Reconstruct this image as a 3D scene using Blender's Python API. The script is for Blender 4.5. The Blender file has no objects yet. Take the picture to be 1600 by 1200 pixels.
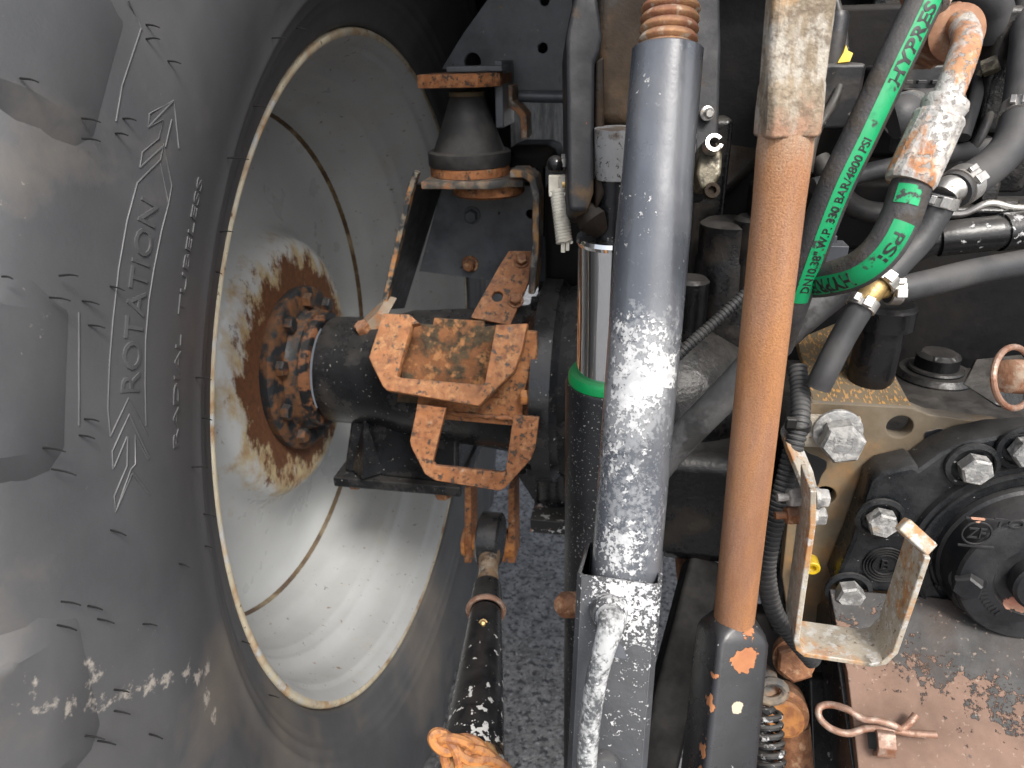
import bpy, bmesh, math, random
import numpy as np
from mathutils import Vector, Matrix
random.seed(7); np.random.seed(7)
sc = bpy.context.scene
COL = sc.collection

# ------------------------------------------------------------------ camera
F = 1100.0                                  # focal length in photograph pixels (1600 wide)
CAM = np.array([0.0, 0.0, 1.32])
def cam_axes(yaw, pitch, roll):
    cy, sy = math.cos(yaw), math.sin(yaw)
    fwd = np.array([-sy*math.cos(pitch), cy*math.cos(pitch), -math.sin(pitch)])
    right = np.array([cy, sy, 0.0]); up = np.cross(right, fwd)
    c, s = math.cos(roll), math.sin(roll)
    return np.array([c*right+s*up, -s*right+c*up, fwd])
AX = cam_axes(*np.radians([10.9, 25.0, -1.5]))
cd = bpy.data.cameras.new('camera'); cam = bpy.data.objects.new('camera', cd); COL.objects.link(cam)
m = Matrix.Identity(4)
for i, v in enumerate((AX[0], AX[1], -AX[2])):
    for j in range(3): m[j][i] = v[j]
m.translation = Vector(CAM); cam.matrix_world = m
cd.sensor_width = 36; cd.lens = F/1600*36; cd.clip_start = 0.02; cd.clip_end = 500
cd.dof.use_dof = True; cd.dof.focus_distance = 0.56; cd.dof.aperture_fstop = 13
sc.camera = cam
# ------------------------------------------------------------------ sky, sun, exposure
SUN_EL, SUN_AZ = 50.0, 34.0                 # hazy overcast: a broad soft sun behind the camera
w = bpy.data.worlds.new('World'); sc.world = w; w.use_nodes = True
nt = w.node_tree; bg = nt.nodes['Background']
sky = nt.nodes.new('ShaderNodeTexSky'); sky.sky_type = 'NISHITA'; sky.sun_disc = False
sky.sun_elevation = math.radians(SUN_EL); sky.sun_rotation = math.radians(180-SUN_AZ)
sky.dust_density = 4.0; sky.air_density = 1.0; sky.ozone_density = 1.0
hs = nt.nodes.new('ShaderNodeHueSaturation'); hs.inputs['Saturation'].default_value = 0.45
nt.links.new(sky.outputs[0], hs.inputs['Color']); nt.links.new(hs.outputs[0], bg.inputs['Color'])
bg.inputs['Strength'].default_value = 0.125
sl = bpy.data.lights.new('sun', 'SUN'); so = bpy.data.objects.new('sun', sl); COL.objects.link(so)
sl.energy = 1.5; sl.angle = math.radians(16); sl.color = (1.0, 0.96, 0.9)
az = math.radians(SUN_AZ); el = math.radians(SUN_EL)
sdir = Vector((math.sin(az)*math.cos(el), -math.cos(az)*math.cos(el), math.sin(el)))
so.rotation_euler = sdir.to_track_quat('Z', 'Y').to_euler()
sc.view_settings.view_transform = 'Standard'; sc.view_settings.look = 'None'
sc.view_settings.exposure = 1.05; sc.view_settings.gamma = 1.0
sc.view_settings.use_curve_mapping = False
sc.render.engine = 'CYCLES'; sc.cycles.use_denoising = True; sc.cycles.max_bounces = 8
sc.cycles.caustics_reflective = False; sc.cycles.caustics_refractive = False

# ------------------------------------------------------------------ pixel -> place helpers
def nrm(v): v = np.asarray(v, float); return v/np.linalg.norm(v)
def ray(x, y): return np.array([(x-800)/F, -(y-600)/F, 1.0]) @ AX
def W(x, y, d): return CAM + ray(x, y)*d
def atX(x, y, X): r = ray(x, y); return CAM + r*(X/r[0])
def atY(x, y, Y): r = ray(x, y); return CAM + r*(Y/r[1])
def atZ(x, y, Z): r = ray(x, y); return CAM + r*((Z-CAM[2])/r[2])
def onp(x, y, p0, n): r = ray(x, y); return CAM + r*(np.dot(np.asarray(p0)-CAM, n)/np.dot(r, n))
def depth(p): return float(AX[2] @ (np.asarray(p)-CAM))
def px2m(px, p): return px*depth(p)/F

# ------------------------------------------------------------------ materials
def lin(r, g, b):
    f = lambda c: (c/255/12.92) if c/255 <= .04045 else ((c/255+.055)/1.055)**2.4
    return (f(r), f(g), f(b))
MATS = {}
def mat(name, col, rough=.5, metal=0.0, layers=(), bump=None, var=.12, vscale=25, coat=0.0, spec=.5, dust=.35):
    """layers: dict(col, th, soft, scale, detail, rough, metal, h, spots=[(pt, radius, amount[, axis scale])], stretch, col2)"""
    if name in MATS: return MATS[name]
    M = bpy.data.materials.new(name); M.use_nodes = True; t = M.node_tree; N = t.nodes; L = t.links
    B = N['Principled BSDF']
    def nd(k, **kw):
        n = N.new(k)
        for a, v in kw.items(): setattr(n, a, v)
        return n
    def sk(s, v):
        if isinstance(v, bpy.types.NodeSocket): L.new(v, s)
        else: s.default_value = v
    def math_(op, a, b=0.0, clamp=False):
        n = nd('ShaderNodeMath', operation=op, use_clamp=clamp); sk(n.inputs[0], a); sk(n.inputs[1], b); return n.outputs[0]
    def mixc(f, a, b):
        n = nd('ShaderNodeMix', data_type='RGBA'); sk(n.inputs[0], f); sk(n.inputs[6], a); sk(n.inputs[7], b); return n.outputs[2]
    def mixf(f, a, b):
        n = nd('ShaderNodeMix', data_type='FLOAT'); sk(n.inputs[0], f); sk(n.inputs[2], a); sk(n.inputs[3], b); return n.outputs[0]
    geo = nd('ShaderNodeNewGeometry'); pos = geo.outputs['Position']
    def noise(scale, detail=4.0, stretch=None, rgh=.6, off=0.0):
        v = pos
        if stretch or off:
            mp = nd('ShaderNodeMapping'); L.new(pos, mp.inputs[0]); mp.inputs['Scale'].default_value = stretch or (1, 1, 1)
            mp.inputs['Location'].default_value = (off, off*1.7, -off); v = mp.outputs[0]
        n = nd('ShaderNodeTexNoise'); L.new(v, n.inputs['Vector']); n.inputs['Scale'].default_value = scale
        n.inputs['Detail'].default_value = detail; n.inputs['Roughness'].default_value = rgh; return n.outputs[0]
    def maprange(v, a, b, c=0.0, d=1.0, smooth=False):
        n = nd('ShaderNodeMapRange'); n.interpolation_type = 'SMOOTHSTEP' if smooth else 'LINEAR'
        sk(n.inputs[0], v)
        for i, q in enumerate((a, b, c, d)): n.inputs[i+1].default_value = q
        return n.outputs[0]
    c4 = lambda c: (c[0], c[1], c[2], 1.0)
    c0 = tuple(max(0, x*(1-var)) for x in col); c1 = tuple(x*(1+var) for x in col)
    color = mixc(maprange(noise(vscale, 6), .35, .65), c4(c0), c4(c1))
    rgh = maprange(noise(vscale*2.3, 5, off=3.1), .3, .7, max(.02, rough*.82), min(1, rough*1.18)); met = metal; hgt = None
    for k, y in enumerate(layers):
        f = noise(y.get('scale', 40), y.get('detail', 6), y.get('stretch'), y.get('rgh', .62), off=1.3+k*2.1)
        if 'scale2' in y: f = math_('ADD', math_('MULTIPLY', f, 1-y.get('mix2', .5)), math_('MULTIPLY', noise(y['scale2'], 3, off=7.7+k), y.get('mix2', .5)))
        for s in y.get('spots', ()):
            sv = pos; cpt = Vector(s[0])
            if len(s) > 3:
                vm = nd('ShaderNodeVectorMath', operation='MULTIPLY'); L.new(pos, vm.inputs[0]); vm.inputs[1].default_value = s[3]; sv = vm.outputs[0]
                cpt = Vector([a*b for a, b in zip(s[0], s[3])])
            dn = nd('ShaderNodeVectorMath', operation='DISTANCE'); L.new(sv, dn.inputs[0]); dn.inputs[1].default_value = cpt
            f = math_('ADD', f, maprange(dn.outputs['Value'], 0.0, s[1], s[2], 0.0, True))
        if 'grad' in y:
            gp, gd, gl, ga = y['grad']
            vs_ = nd('ShaderNodeVectorMath', operation='SUBTRACT'); L.new(pos, vs_.inputs[0]); vs_.inputs[1].default_value = tuple(map(float, gp))
            dt = nd('ShaderNodeVectorMath', operation='DOT_PRODUCT'); L.new(vs_.outputs[0], dt.inputs[0]); dt.inputs[1].default_value = tuple(map(float, gd))
            f = math_('ADD', f, maprange(dt.outputs['Value'], -gl, gl, -ga, ga))
        th, so_ = y.get('th', .5), y.get('soft', .02)
        mk = maprange(f, th-so_, th+so_)
        if 'amt' in y: mk = math_('MULTIPLY', mk, y['amt'])
        lc = c4(y['col'])
        if 'col2' in y: lc = mixc(maprange(noise(y.get('cscale', 60), 6, off=5.5+k), .38, .62), lc, c4(y['col2']))
        color = mixc(mk, color, lc); rgh = mixf(mk, rgh, y.get('rough', .75)); met = mixf(mk, met, y.get('metal', 0.0))
        h = math_('MULTIPLY', mk, y.get('h', 0.0)) if y.get('h') else None
        if h is not None: hgt = h if hgt is None else math_('ADD', hgt, h)
    if dust:                                # dry dust settled on what faces up
        sep = nd('ShaderNodeSeparateXYZ'); L.new(geo.outputs['Normal'], sep.inputs[0])
        du = math_('MULTIPLY', maprange(sep.outputs[2], .25, .95, 0, 1, True), maprange(noise(45, 7, off=12.3), .36, .62, .15, dust))
        color = mixc(du, color, (.165, .155, .142, 1)); rgh = mixf(du, rgh, .9)
    for (bs, ba) in (bump or ()):
        b = math_('MULTIPLY', noise(bs, 5, off=9.9), ba)
        hgt = b if hgt is None else math_('ADD', hgt, b)
    sk(B.inputs['Base Color'], color); sk(B.inputs['Roughness'], rgh); sk(B.inputs['Metallic'], met)
    B.inputs['Specular IOR Level'].default_value = spec
    if coat: B.inputs['Coat Weight'].default_value = coat; B.inputs['Coat Roughness'].default_value = .12
    if hgt is not None:
        bn = nd('ShaderNodeBump'); bn.inputs['Strength'].default_value = .8; bn.inputs['Distance'].default_value = .001
        L.new(hgt, bn.inputs['Height']); L.new(bn.outputs[0], B.inputs['Normal'])
    MATS[name] = M; return M

# ------------------------------------------------------------------ mesh helpers
def frame_of(d, ref=None):
    d = nrm(d); r = np.array(ref if ref is not None else ((0, 0, 1) if abs(d[2]) < .9 else (1, 0, 0)), float)
    u = r - d*np.dot(r, d); u = nrm(u); return u, np.cross(d, u), d
def crom(P, n=6):
    P = [np.asarray(p, float) for p in P]
    if len(P) < 3: return P
    Q = [2*P[0]-P[1]]+P+[2*P[-1]-P[-2]]; out = []
    for i in range(1, len(Q)-2):
        a, b, c, d = Q[i-1:i+3]
        for k in range(n):
            t = k/n
            out.append(.5*((2*b)+(c-a)*t+(2*a-5*b+4*c-d)*t*t+(3*b-a-3*c+d)*t**3))
    out.append(P[-1]); return out
class MB:
    def __init__(s): s.v = []; s.f = []
    def add(s, vs, fs):
        o = len(s.v); s.v += [tuple(map(float, q)) for q in vs]; s.f += [tuple(i+o for i in q) for q in fs]; return s
    def lathe(s, p0, axis, prof, seg=32, cap=True, ref=None, a0=0.0, a1=360.0):
        u, v, d = frame_of(axis, ref); p0 = np.asarray(p0, float); full = abs(a1-a0) >= 359.9
        n = seg if full else seg+1; vs = []; fs = []
        for t, r in prof:
            for k in range(n):
                a = math.radians(a0+(a1-a0)*k/seg); vs.append(p0+d*t+(u*math.cos(a)+v*math.sin(a))*r)
        for i in range(len(prof)-1):
            for k in range(seg):
                k2 = (k+1) % n if full else k+1
                fs.append((i*n+k, i*n+k2, (i+1)*n+k2, (i+1)*n+k))
        if cap and full:
            if prof[0][1] > 1e-5: fs.append(tuple(range(n))[::-1])
            if prof[-1][1] > 1e-5: fs.append(tuple((len(prof)-1)*n+k for k in range(n)))
        return s.add(vs, fs)
    def sweep(s, P, R, seg=12, smooth=6, cap=True):
        P = crom(P, smooth) if smooth else [np.asarray(p, float) for p in P]
        n = len(P)
        if np.isscalar(R): R = [R]*n
        elif len(R) != n: R = np.interp(np.linspace(0, 1, n), np.linspace(0, 1, len(R)), R)
        u = None; vs = []; fs = []
        for i in range(n):
            T = nrm(P[min(i+1, n-1)]-P[max(i-1, 0)])
            if u is None: u = frame_of(T)[0]
            u = nrm(u-T*np.dot(u, T)); b = np.cross(T, u)
            for k in range(seg):
                a = 2*math.pi*k/seg; vs.append(P[i]+(u*math.cos(a)+b*math.sin(a))*R[i])
        for i in range(n-1):
            for k in range(seg): fs.append((i*seg+k, i*seg+(k+1) % seg, (i+1)*seg+(k+1) % seg, (i+1)*seg+k))
        if cap: fs += [tuple(range(seg))[::-1], tuple((n-1)*seg+k for k in range(seg))]
        return s.add(vs, fs)
    def box(s, c, h, axes=None):
        c = np.asarray(c, float); A = np.eye(3) if axes is None else np.array(axes); vs = []
        for x in (-1, 1):
            for y in (-1, 1):
                for z in (-1, 1): vs.append(c+A[0]*x*h[0]+A[1]*y*h[1]+A[2]*z*h[2])
        return s.add(vs, [(0, 1, 3, 2), (4, 6, 7, 5), (0, 4, 5, 1), (2, 3, 7, 6), (0, 2, 6, 4), (1, 5, 7, 3)])
    def hexa(s, vs):   # 8 corners: bottom loop then top loop
        return s.add(vs, [(3, 2, 1, 0), (4, 5, 6, 7), (0, 1, 5, 4), (1, 2, 6, 5), (2, 3, 7, 6), (3, 0, 4, 7)])
    def prism(s, pts, off):
        n = len(pts); off = np.asarray(off, float)
        return s.add([np.asarray(p) for p in pts]+[np.asarray(p)+off for p in pts],
                     [tuple(range(n))[::-1], tuple(range(n, 2*n))]+[(i, (i+1) % n, n+(i+1) % n, n+i) for i in range(n)])
    def hexbolt(s, p, d, af, h, phase=None, washer=0):
        r = af/2/math.cos(math.pi/6); p = np.asarray(p, float)
        if washer: s.lathe(p, d, [(0, washer), (.0025, washer), (.003, washer*.97)], 24); p = p+nrm(d)*.003
        return s.lathe(p, d, [(0, r), (h*.84, r), (h, r*.86)], 6, True, phase)
    def strip(s, P, wvec, th):
        """flat bar bent along path P (list of points), width vector wvec, thickness th"""
        P = [np.asarray(p, float) for p in P]; n = len(P); wv = np.asarray(wvec, float); wd = nrm(wv); vs = []; fs = []
        for i in range(n):
            t0 = nrm(P[i]-P[i-1]) if i else None; t1 = nrm(P[i+1]-P[i]) if i < n-1 else None
            t = nrm((t0 if t0 is not None else t1)+(t1 if t1 is not None else t0)); nn = nrm(np.cross(wd, t))
            k = 1.0
            if t0 is not None and t1 is not None: k = 1/max(.5, float(np.dot(t, t1)))
            for a, b in ((-.5, -.5), (.5, -.5), (.5, .5), (-.5, .5)): vs.append(P[i]+wv*a+nn*th*k*b)
        for i in range(n-1):
            for k in range(4): fs.append((i*4+k, i*4+(k+1) % 4, i*4+4+(k+1) % 4, i*4+4+k))
        fs += [(3, 2, 1, 0), tuple((n-1)*4+k for k in range(4))]
        return s.add(vs, fs)
def basis(n):
    n = nrm(n); u = np.cross((0, 0, 1), n)
    u = np.array([1., 0, 0]) if np.linalg.norm(u) < 1e-3 else nrm(u)
    return u, np.cross(n, u), n
def curve_mesh(cu):
    o = bpy.data.objects.new('tmp', cu); COL.objects.link(o)
    dg = bpy.context.evaluated_depsgraph_get(); me = bpy.data.meshes.new_from_object(o.evaluated_get(dg))
    vs = [tuple(v.co) for v in me.vertices]; fs = [tuple(p.vertices) for p in me.polygons]
    bpy.data.objects.remove(o); bpy.data.meshes.remove(me); return np.array(vs), fs
def plate_mb(pts3, n, th, holes=(), bev=.0008, mb=None):
    """flat plate: outline pts3 in world, outward normal n (towards the viewer), thickness th behind it; holes: (centre, radius)"""
    u, v, n = basis(n); p0 = np.asarray(pts3[0], float); cu = bpy.data.curves.new('c', 'CURVE'); cu.dimensions = '2D'; cu.fill_mode = 'BOTH'
    loops = [[(np.dot(np.asarray(p)-p0, u), np.dot(np.asarray(p)-p0, v)) for p in pts3]]
    for c, r in holes:
        q = np.asarray(c)-p0
        loops.append([(np.dot(q, u)+r*math.cos(a), np.dot(q, v)+r*math.sin(a)) for a in np.linspace(0, 2*math.pi, 20, endpoint=False)])
    for lp in loops:
        sp = cu.splines.new('POLY'); sp.points.add(len(lp)-1); sp.use_cyclic_u = True
        for i, (x, y) in enumerate(lp): sp.points[i].co = (x, y, 0, 1)
    cu.extrude = max(1e-5, th/2-bev); cu.bevel_depth = bev; cu.bevel_resolution = 1; cu.offset = -bev
    vs, fs = curve_mesh(cu); bpy.data.curves.remove(cu)
    mb = mb or MB()
    return mb.add([p0+u*a+v*b+n*(c-th/2) for a, b, c in vs], fs)
def ppx(pts, p0, n): return [onp(x, y, p0, n) for x, y in pts]
def text_verts(txt, size=1.0, bold=0.0):
    cu = bpy.data.curves.new('t', 'FONT'); cu.body = txt; cu.size = size; cu.offset = bold; cu.resolution_u = 3
    vs, fs = curve_mesh(cu); bpy.data.curves.remove(cu); return vs, fs

# ------------------------------------------------------------------ objects
def thing(name, label, cat, loc, group=None):
    o = bpy.data.objects.new(name, None); COL.objects.link(o); o.location = tuple(map(float, loc)); o.empty_display_size = .02
    o['label'] = label; o['category'] = cat
    if group: o['group'] = group
    return o
def abs_loc(o):
    l = np.array(o.location)
    while o.parent: o = o.parent; l = l+np.array(o.location)
    return l
def part(name, mb, material, parent=None, ang=35, bevel=0.0, label=None, cat=None, kind=None, group=None):
    V = np.array(mb.v); c = (V.min(0)+V.max(0))/2
    me = bpy.data.meshes.new(name); me.from_pydata([tuple(q) for q in V-c], [], mb.f)
    bm = bmesh.new(); bm.from_mesh(me); bmesh.ops.recalc_face_normals(bm, faces=bm.faces); bm.to_mesh(me); bm.free()
    me.polygons.foreach_set('use_smooth', [True]*len(me.polygons)); me.set_sharp_from_angle(angle=math.radians(ang))
    me.materials.append(material); o = bpy.data.objects.new(name, me); COL.objects.link(o)
    o.parent = parent; o.location = c-(abs_loc(parent) if parent else 0)
    if bevel:
        b = o.modifiers.new('bevel', 'BEVEL'); b.width = bevel; b.segments = 2; b.limit_method = 'ANGLE'; b.angle_limit = math.radians(40)
        b.harden_normals = True
    if label: o['label'] = label
    if cat: o['category'] = cat
    if kind: o['kind'] = kind
    if group: o['group'] = group
    return o
def bolt(parent, p, d, af, h, material, washer=0, phase=None, name='bolt', label=None):
    return part(name, MB().hexbolt(p, d, af, h, phase, washer), material, parent, 25, label=label)
def raised(name, txt, f, size, material, parent, bold=0.0, fit=None):
    """lettering mapped through f(u, v, 0/1 height) onto a surface; fit: scale the run to 0..1"""
    vs, fs = text_verts(txt, size, bold); lo, hi = vs.min(0), vs.max(0); n = len(vs)
    U = (vs[:, 0]-lo[0])/(hi[0]-lo[0]); Vv = (vs[:, 1]-lo[1])/(hi[1]-lo[1])
    bot = [f(a, b, 0) for a, b in zip(U, Vv)]; top = [f(a, b, 1) for a, b in zip(U, Vv)]
    from collections import Counter
    ec = Counter(); dirs = {}
    for q in fs:
        for i in range(len(q)):
            e = (q[i], q[(i+1) % len(q)]); ec[tuple(sorted(e))] += 1; dirs[tuple(sorted(e))] = e
    F2 = [tuple(i+n for i in q) for q in fs]+[(dirs[k][0], dirs[k][1], dirs[k][1]+n, dirs[k][0]+n) for k, c in ec.items() if c == 1]
    return part(name, MB().add(bot+top, F2), material, parent, 30)

# ================================================================== MATERIALS
C = np.array([-.401, 1.016, .847])          # centre of the wheel's inner rim edge
BLK = (.012, .013, .015)
RUST, RUST2, DRUST = (.36, .135, .05), (.24, .085, .035), (.12, .045, .02)
PALE = (.30, .26, .21)
m_asph = mat('asphalt', (.20, .20, .20), .9, layers=[dict(col=(.3, .3, .31), th=.6, soft=.03, scale=90, rough=.9, h=.6), dict(col=(.05, .05, .055), th=.55, soft=.05, scale=70, h=-.8)], bump=[(55, 9.0), (150, 4.0)], var=.35, vscale=25, dust=0)
_w = atX
m_tyre = mat('tyre_rubber', (.080, .082, .087), .5, dust=.1, layers=[
    dict(col=(.115, .108, .10), th=.57, soft=.16, scale=7, rough=.8, amt=.4), dict(col=(.05, .052, .056), th=.55, soft=.15, scale=5, rough=.45, amt=.6, stretch=(1, 1, .4)),
    dict(col=(.17, .145, .12), th=.72, soft=.14, scale=9, rough=.85, amt=.7, spots=[(_w(450, 1160, -.36), .22, .35), (_w(660, 1000, -.38), .25, .3), (_w(330, 1080, -.36), .12, .25)]),
    dict(col=(.42, .38, .33), th=.80, soft=.07, scale=150, rough=.85, amt=.75, spots=[
        *[(_w(x, y, -.345), .016, .36) for x, y in ((12, 1122), (45, 1115), (80, 1110), (115, 1104), (150, 1102), (172, 1098), (200, 1086), (230, 1070), (260, 1060), (290, 1048), (310, 1060), (330, 1045), (355, 1035), (160, 1060), (150, 1035), (325, 1090), (335, 1120), (10, 1085), (60, 1072))], (_w(100, 500, -.33), .05, .2), (_w(60, 300, -.33), .06, .17), (_w(20, 40, -.33), .06, .2)]),
    dict(col=(.3, .28, .25), th=.69, soft=.04, scale=260, scale2=9, mix2=.25, rough=.85, amt=.5)],
    bump=[(22, .5), (400, .16)], var=.15, vscale=8)
m_rib = mat('tyre_rib_rubber', (.075, .076, .079), .45, bump=[(300, .2)], dust=.2)
m_hair = mat('vent_hair_rubber', (.012, .012, .012), .7, dust=0, spec=.2)
m_rim = mat('rim_paint', (.50, .51, .51), .33, dust=.15, layers=[
    dict(col=(.30, .17, .06), col2=(.16, .07, .025), th=.70, soft=.03, scale=55, rough=.8, amt=.85, detail=3),
    dict(col=(.46, .40, .28), th=.66, soft=.09, scale=14, rough=.7, amt=.35),
    dict(col=(.10, .09, .08), th=.715, soft=.02, scale=95, detail=2, rough=.7, amt=.7)], bump=[(12, .7), (160, .08)], var=.06, vscale=9)
hubp = (C[0]-.16, C[1], C[2])
m_disc = mat('disc_paint', (.54, .555, .555), .3, dust=.1, layers=[
    dict(col=(.50, .40, .20), col2=(.36, .22, .08), th=.905, soft=.10, scale=34, stretch=(1, 1, .55), rough=.7, spots=[((hubp[0], hubp[1], hubp[2]-.012), .36, 1.0)], cscale=40, amt=.85),
    dict(col=(.145, .058, .022), col2=(.10, .04, .018), th=1.0, soft=.045, scale=26, stretch=(1, 1, .6), rough=.85, h=-.5, rgh=.7, spots=[((hubp[0], hubp[1]-.006, hubp[2]), .36, 1.0)], cscale=120),
    dict(col=(.34, .2, .08), th=.74, soft=.03, scale=45, rough=.8, amt=.6, detail=3)], bump=[(9, 1.0), (160, .08)], var=.05, vscale=6)
m_lip = mat('rim_lip_paint', (.56, .50, .37), .45, layers=[dict(col=(.42, .22, .08), col2=(.26, .12, .04), th=.56, soft=.10, scale=22, rough=.8, detail=3, amt=.85), dict(col=(.1, .05, .025), th=.645, soft=.03, scale=120, rough=.8), dict(col=(.5, .5, .48), th=.6, soft=.05, scale=35)], bump=[(200, .5)])
m_seam = mat('seam_rust', (.15, .095, .04), .8, layers=[dict(col=(.08, .042, .02), th=.5, soft=.1, scale=25), dict(col=(.34, .27, .16), th=.60, soft=.1, scale=20)], bump=[(250, .8)])
m_hub = mat('hub_rusty_iron', (.016, .020, .024), .5, dust=.1, layers=[dict(col=(.085, .042, .018), col2=(.15, .062, .024), th=.50, soft=.05, scale=38, rough=.85, h=.4), dict(col=(.19, .08, .032), th=.64, soft=.05, scale=60, rough=.85, amt=.6)], bump=[(150, .7)])
m_seal = mat('seal_rust', (.17, .07, .03), .8, dust=.1, layers=[dict(col=BLK, th=.48, soft=.03, scale=45, rough=.4)], bump=[(200, .5)])
m_black = mat('black_paint', BLK, .22, spec=.45, dust=.06, layers=[
    dict(col=(.11, .10, .09), th=.62, soft=.1, scale=20, rough=.8, amt=.35),
    dict(col=(.30, .29, .27), th=.715, soft=.015, scale=170, rough=.7, detail=2),
    dict(col=(.26, .11, .045), th=.73, soft=.02, scale=48, rough=.85, h=-.3)], bump=[(60, .5), (300, .25)], var=.3)
m_wet = mat('oily_black_casting', (.006, .006, .007), .2, layers=[dict(col=(.03, .023, .016), th=.58, soft=.06, scale=13, rough=.8, amt=.7), dict(col=(.16, .15, .14), th=.72, soft=.015, scale=240, rough=.6)], bump=[(45, 1.6), (170, .8)], var=.3)
m_dirt = mat('caked_dirt_iron', (.02, .014, .010), .9, spec=.2, layers=[dict(col=(.048, .030, .017), col2=(.028, .019, .012), th=.5, soft=.08, scale=18, rough=.9, h=.8), dict(col=(.01, .01, .01), th=.58, soft=.05, scale=14, rough=.45)], bump=[(70, 1.8), (260, 1.0)])
m_body = mat('dark_housing_paint', (.005, .005, .006), .5, spec=.25, dust=.1, layers=[dict(col=(.018, .014, .010), th=.56, soft=.1, scale=8, rough=.9, amt=.7)], bump=[(40, 1.2)])
m_plateb = mat('worn_blue_black_paint', (.085, .095, .108), .32, layers=[
    dict(col=(.13, .14, .15), th=.56, soft=.09, scale=18, rough=.55, amt=.6),
    dict(col=(.32, .30, .27), th=.70, soft=.015, scale=120, rough=.7, detail=3),
    dict(col=(.28, .17, .08), th=.70, soft=.02, scale=40, rough=.85)], bump=[(80, .4)], var=.3)
m_rubber = mat('mount_rubber', (.030, .030, .031), .6, layers=[dict(col=(.10, .095, .09), th=.56, soft=.1, scale=30, rough=.85, amt=.5)], bump=[(200, .3)])
m_rust = mat('orange_rusted_steel', (.34, .135, .052), .82, layers=[
    dict(col=(.19, .07, .03), col2=(.43, .20, .085), th=.50, soft=.08, scale=55, cscale=120, h=.4),
    dict(col=(.06, .045, .035), th=.575, soft=.02, scale=110, rough=.6, h=.6, rgh=.7),
    dict(col=(.42, .36, .29), th=.68, soft=.03, scale=60, rough=.7, amt=.7)], bump=[(160, .9), (420, .5)], var=.25, vscale=40)
sp_a, sp_b = onp(620, 500, W(700, 570, .97), (0, -.82, .57)), onp(795, 525, W(700, 570, .97), (0, -.82, .57))
m_step = mat('step_rust_with_old_paint', (.40, .165, .065), .82, layers=[
    dict(col=(.22, .08, .034), col2=(.50, .25, .105), th=.50, soft=.08, scale=55, cscale=120, h=.4),
    dict(col=(.045, .045, .045), col2=(.13, .10, .07), th=.59, soft=.02, scale=95, rough=.6, h=.6, rgh=.7),
    dict(col=(.09, .12, .14), col2=(.3, .27, .22), th=.80, soft=.04, scale=70, rough=.5, h=.6, spots=[(sp_a, .035, .34), (sp_b, .045, .3)])], bump=[(160, .9), (420, .5)], var=.25, vscale=40)
m_stepd = mat('step_grimy_rust', (.26, .11, .045), .9, layers=[
    dict(col=(.10, .075, .045), col2=(.05, .035, .022), th=.5, soft=.06, scale=35, rough=.95, cscale=90, h=.7), dict(col=(.42, .2, .08), th=.58, soft=.05, scale=60)], bump=[(120, 1.6)], var=.3)
m_bolt_rust = mat('rusty_bolt', (.33, .15, .07), .8, layers=[dict(col=(.2, .08, .035), th=.5, soft=.08, scale=120), dict(col=(.5, .3, .17), th=.6, soft=.05, scale=90)], bump=[(300, 1.0)])
m_zinc = mat('dull_zinc', (.36, .36, .355), .45, .7, layers=[dict(col=(.46, .45, .43), th=.53, soft=.08, scale=120, rough=.65, metal=.2, h=.3), dict(col=(.3, .24, .17), th=.66, soft=.05, scale=90, rough=.8)], bump=[(350, .7)], var=.2)
m_clip = mat('bright_clamp_steel', (.62, .60, .57), .3, .9, layers=[dict(col=(.25, .2, .14), th=.62, soft=.05, scale=140, rough=.7)], bump=[(300, .3)])
m_brass = mat('brass', (.62, .42, .17), .35, .8, bump=[(300, .5)])
m_chrome = mat('chrome', (.72, .72, .73), .06, 1.0, layers=[dict(col=(.1, .1, .1), th=.73, soft=.01, scale=300, rough=.6)], var=.02)
m_green = mat('green_seal', (.0, .34, .09), .42, layers=[dict(col=(.02, .08, .04), th=.68, soft=.03, scale=200, rough=.8)], bump=[(200, .2)])
m_hose = mat('hose_rubber', (.040, .040, .042), .62, layers=[dict(col=(.10, .095, .09), th=.58, soft=.1, scale=25, rough=.85, amt=.5), dict(col=(.05, .035, .02), th=.56, soft=.05, scale=30, rough=.95, h=.8, amt=.6)], bump=[(500, .6)], var=.2)
m_hose2 = mat('smooth_hose_rubber', (.036, .037, .040), .5, layers=[dict(col=(.10, .095, .09), th=.57, soft=.12, scale=14, rough=.85, amt=.5)], bump=[(60, .3), (500, .2)], var=.2)
m_grey_hose = mat('dusty_grey_hose', (.085, .085, .087), .7, layers=[dict(col=(.03, .03, .03), th=.56, soft=.06, scale=35, rough=.8), dict(col=(.17, .165, .16), th=.58, soft=.1, scale=12, amt=.5)], bump=[(160, 1.0)], var=.2)
m_stripe = mat('green_print', (.0, .30, .105), .6, layers=[dict(col=(.03, .035, .035), th=.63, soft=.02, scale=90, rough=.7, stretch=(1, 1, 1)), dict(col=(0, .2, .07), th=.6, soft=.05, scale=50)], var=.1)
m_stripe_worn = mat('worn_green_print', (.0, .34, .12), .6, layers=[dict(col=(.03, .033, .035), th=.505, soft=.02, scale=110, rough=.7)], var=.1)
m_ink = mat('black_print', (.012, .014, .014), .6)
m_ferrule = mat('ferrule_rusty_zinc', (.55, .53, .50), .55, .35, layers=[
    dict(col=(.38, .16, .07), col2=(.5, .26, .13), th=.535, soft=.04, scale=34, stretch=(1.6, 1.6, .6), rough=.85, cscale=90),
    dict(col=(.33, .31, .29), th=.57, soft=.03, scale=260, rough=.8, metal=.2, h=-.5), dict(col=(.62, .56, .48), th=.6, soft=.05, scale=60, rough=.8)], bump=[(260, 1.2)], var=.15)
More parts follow.
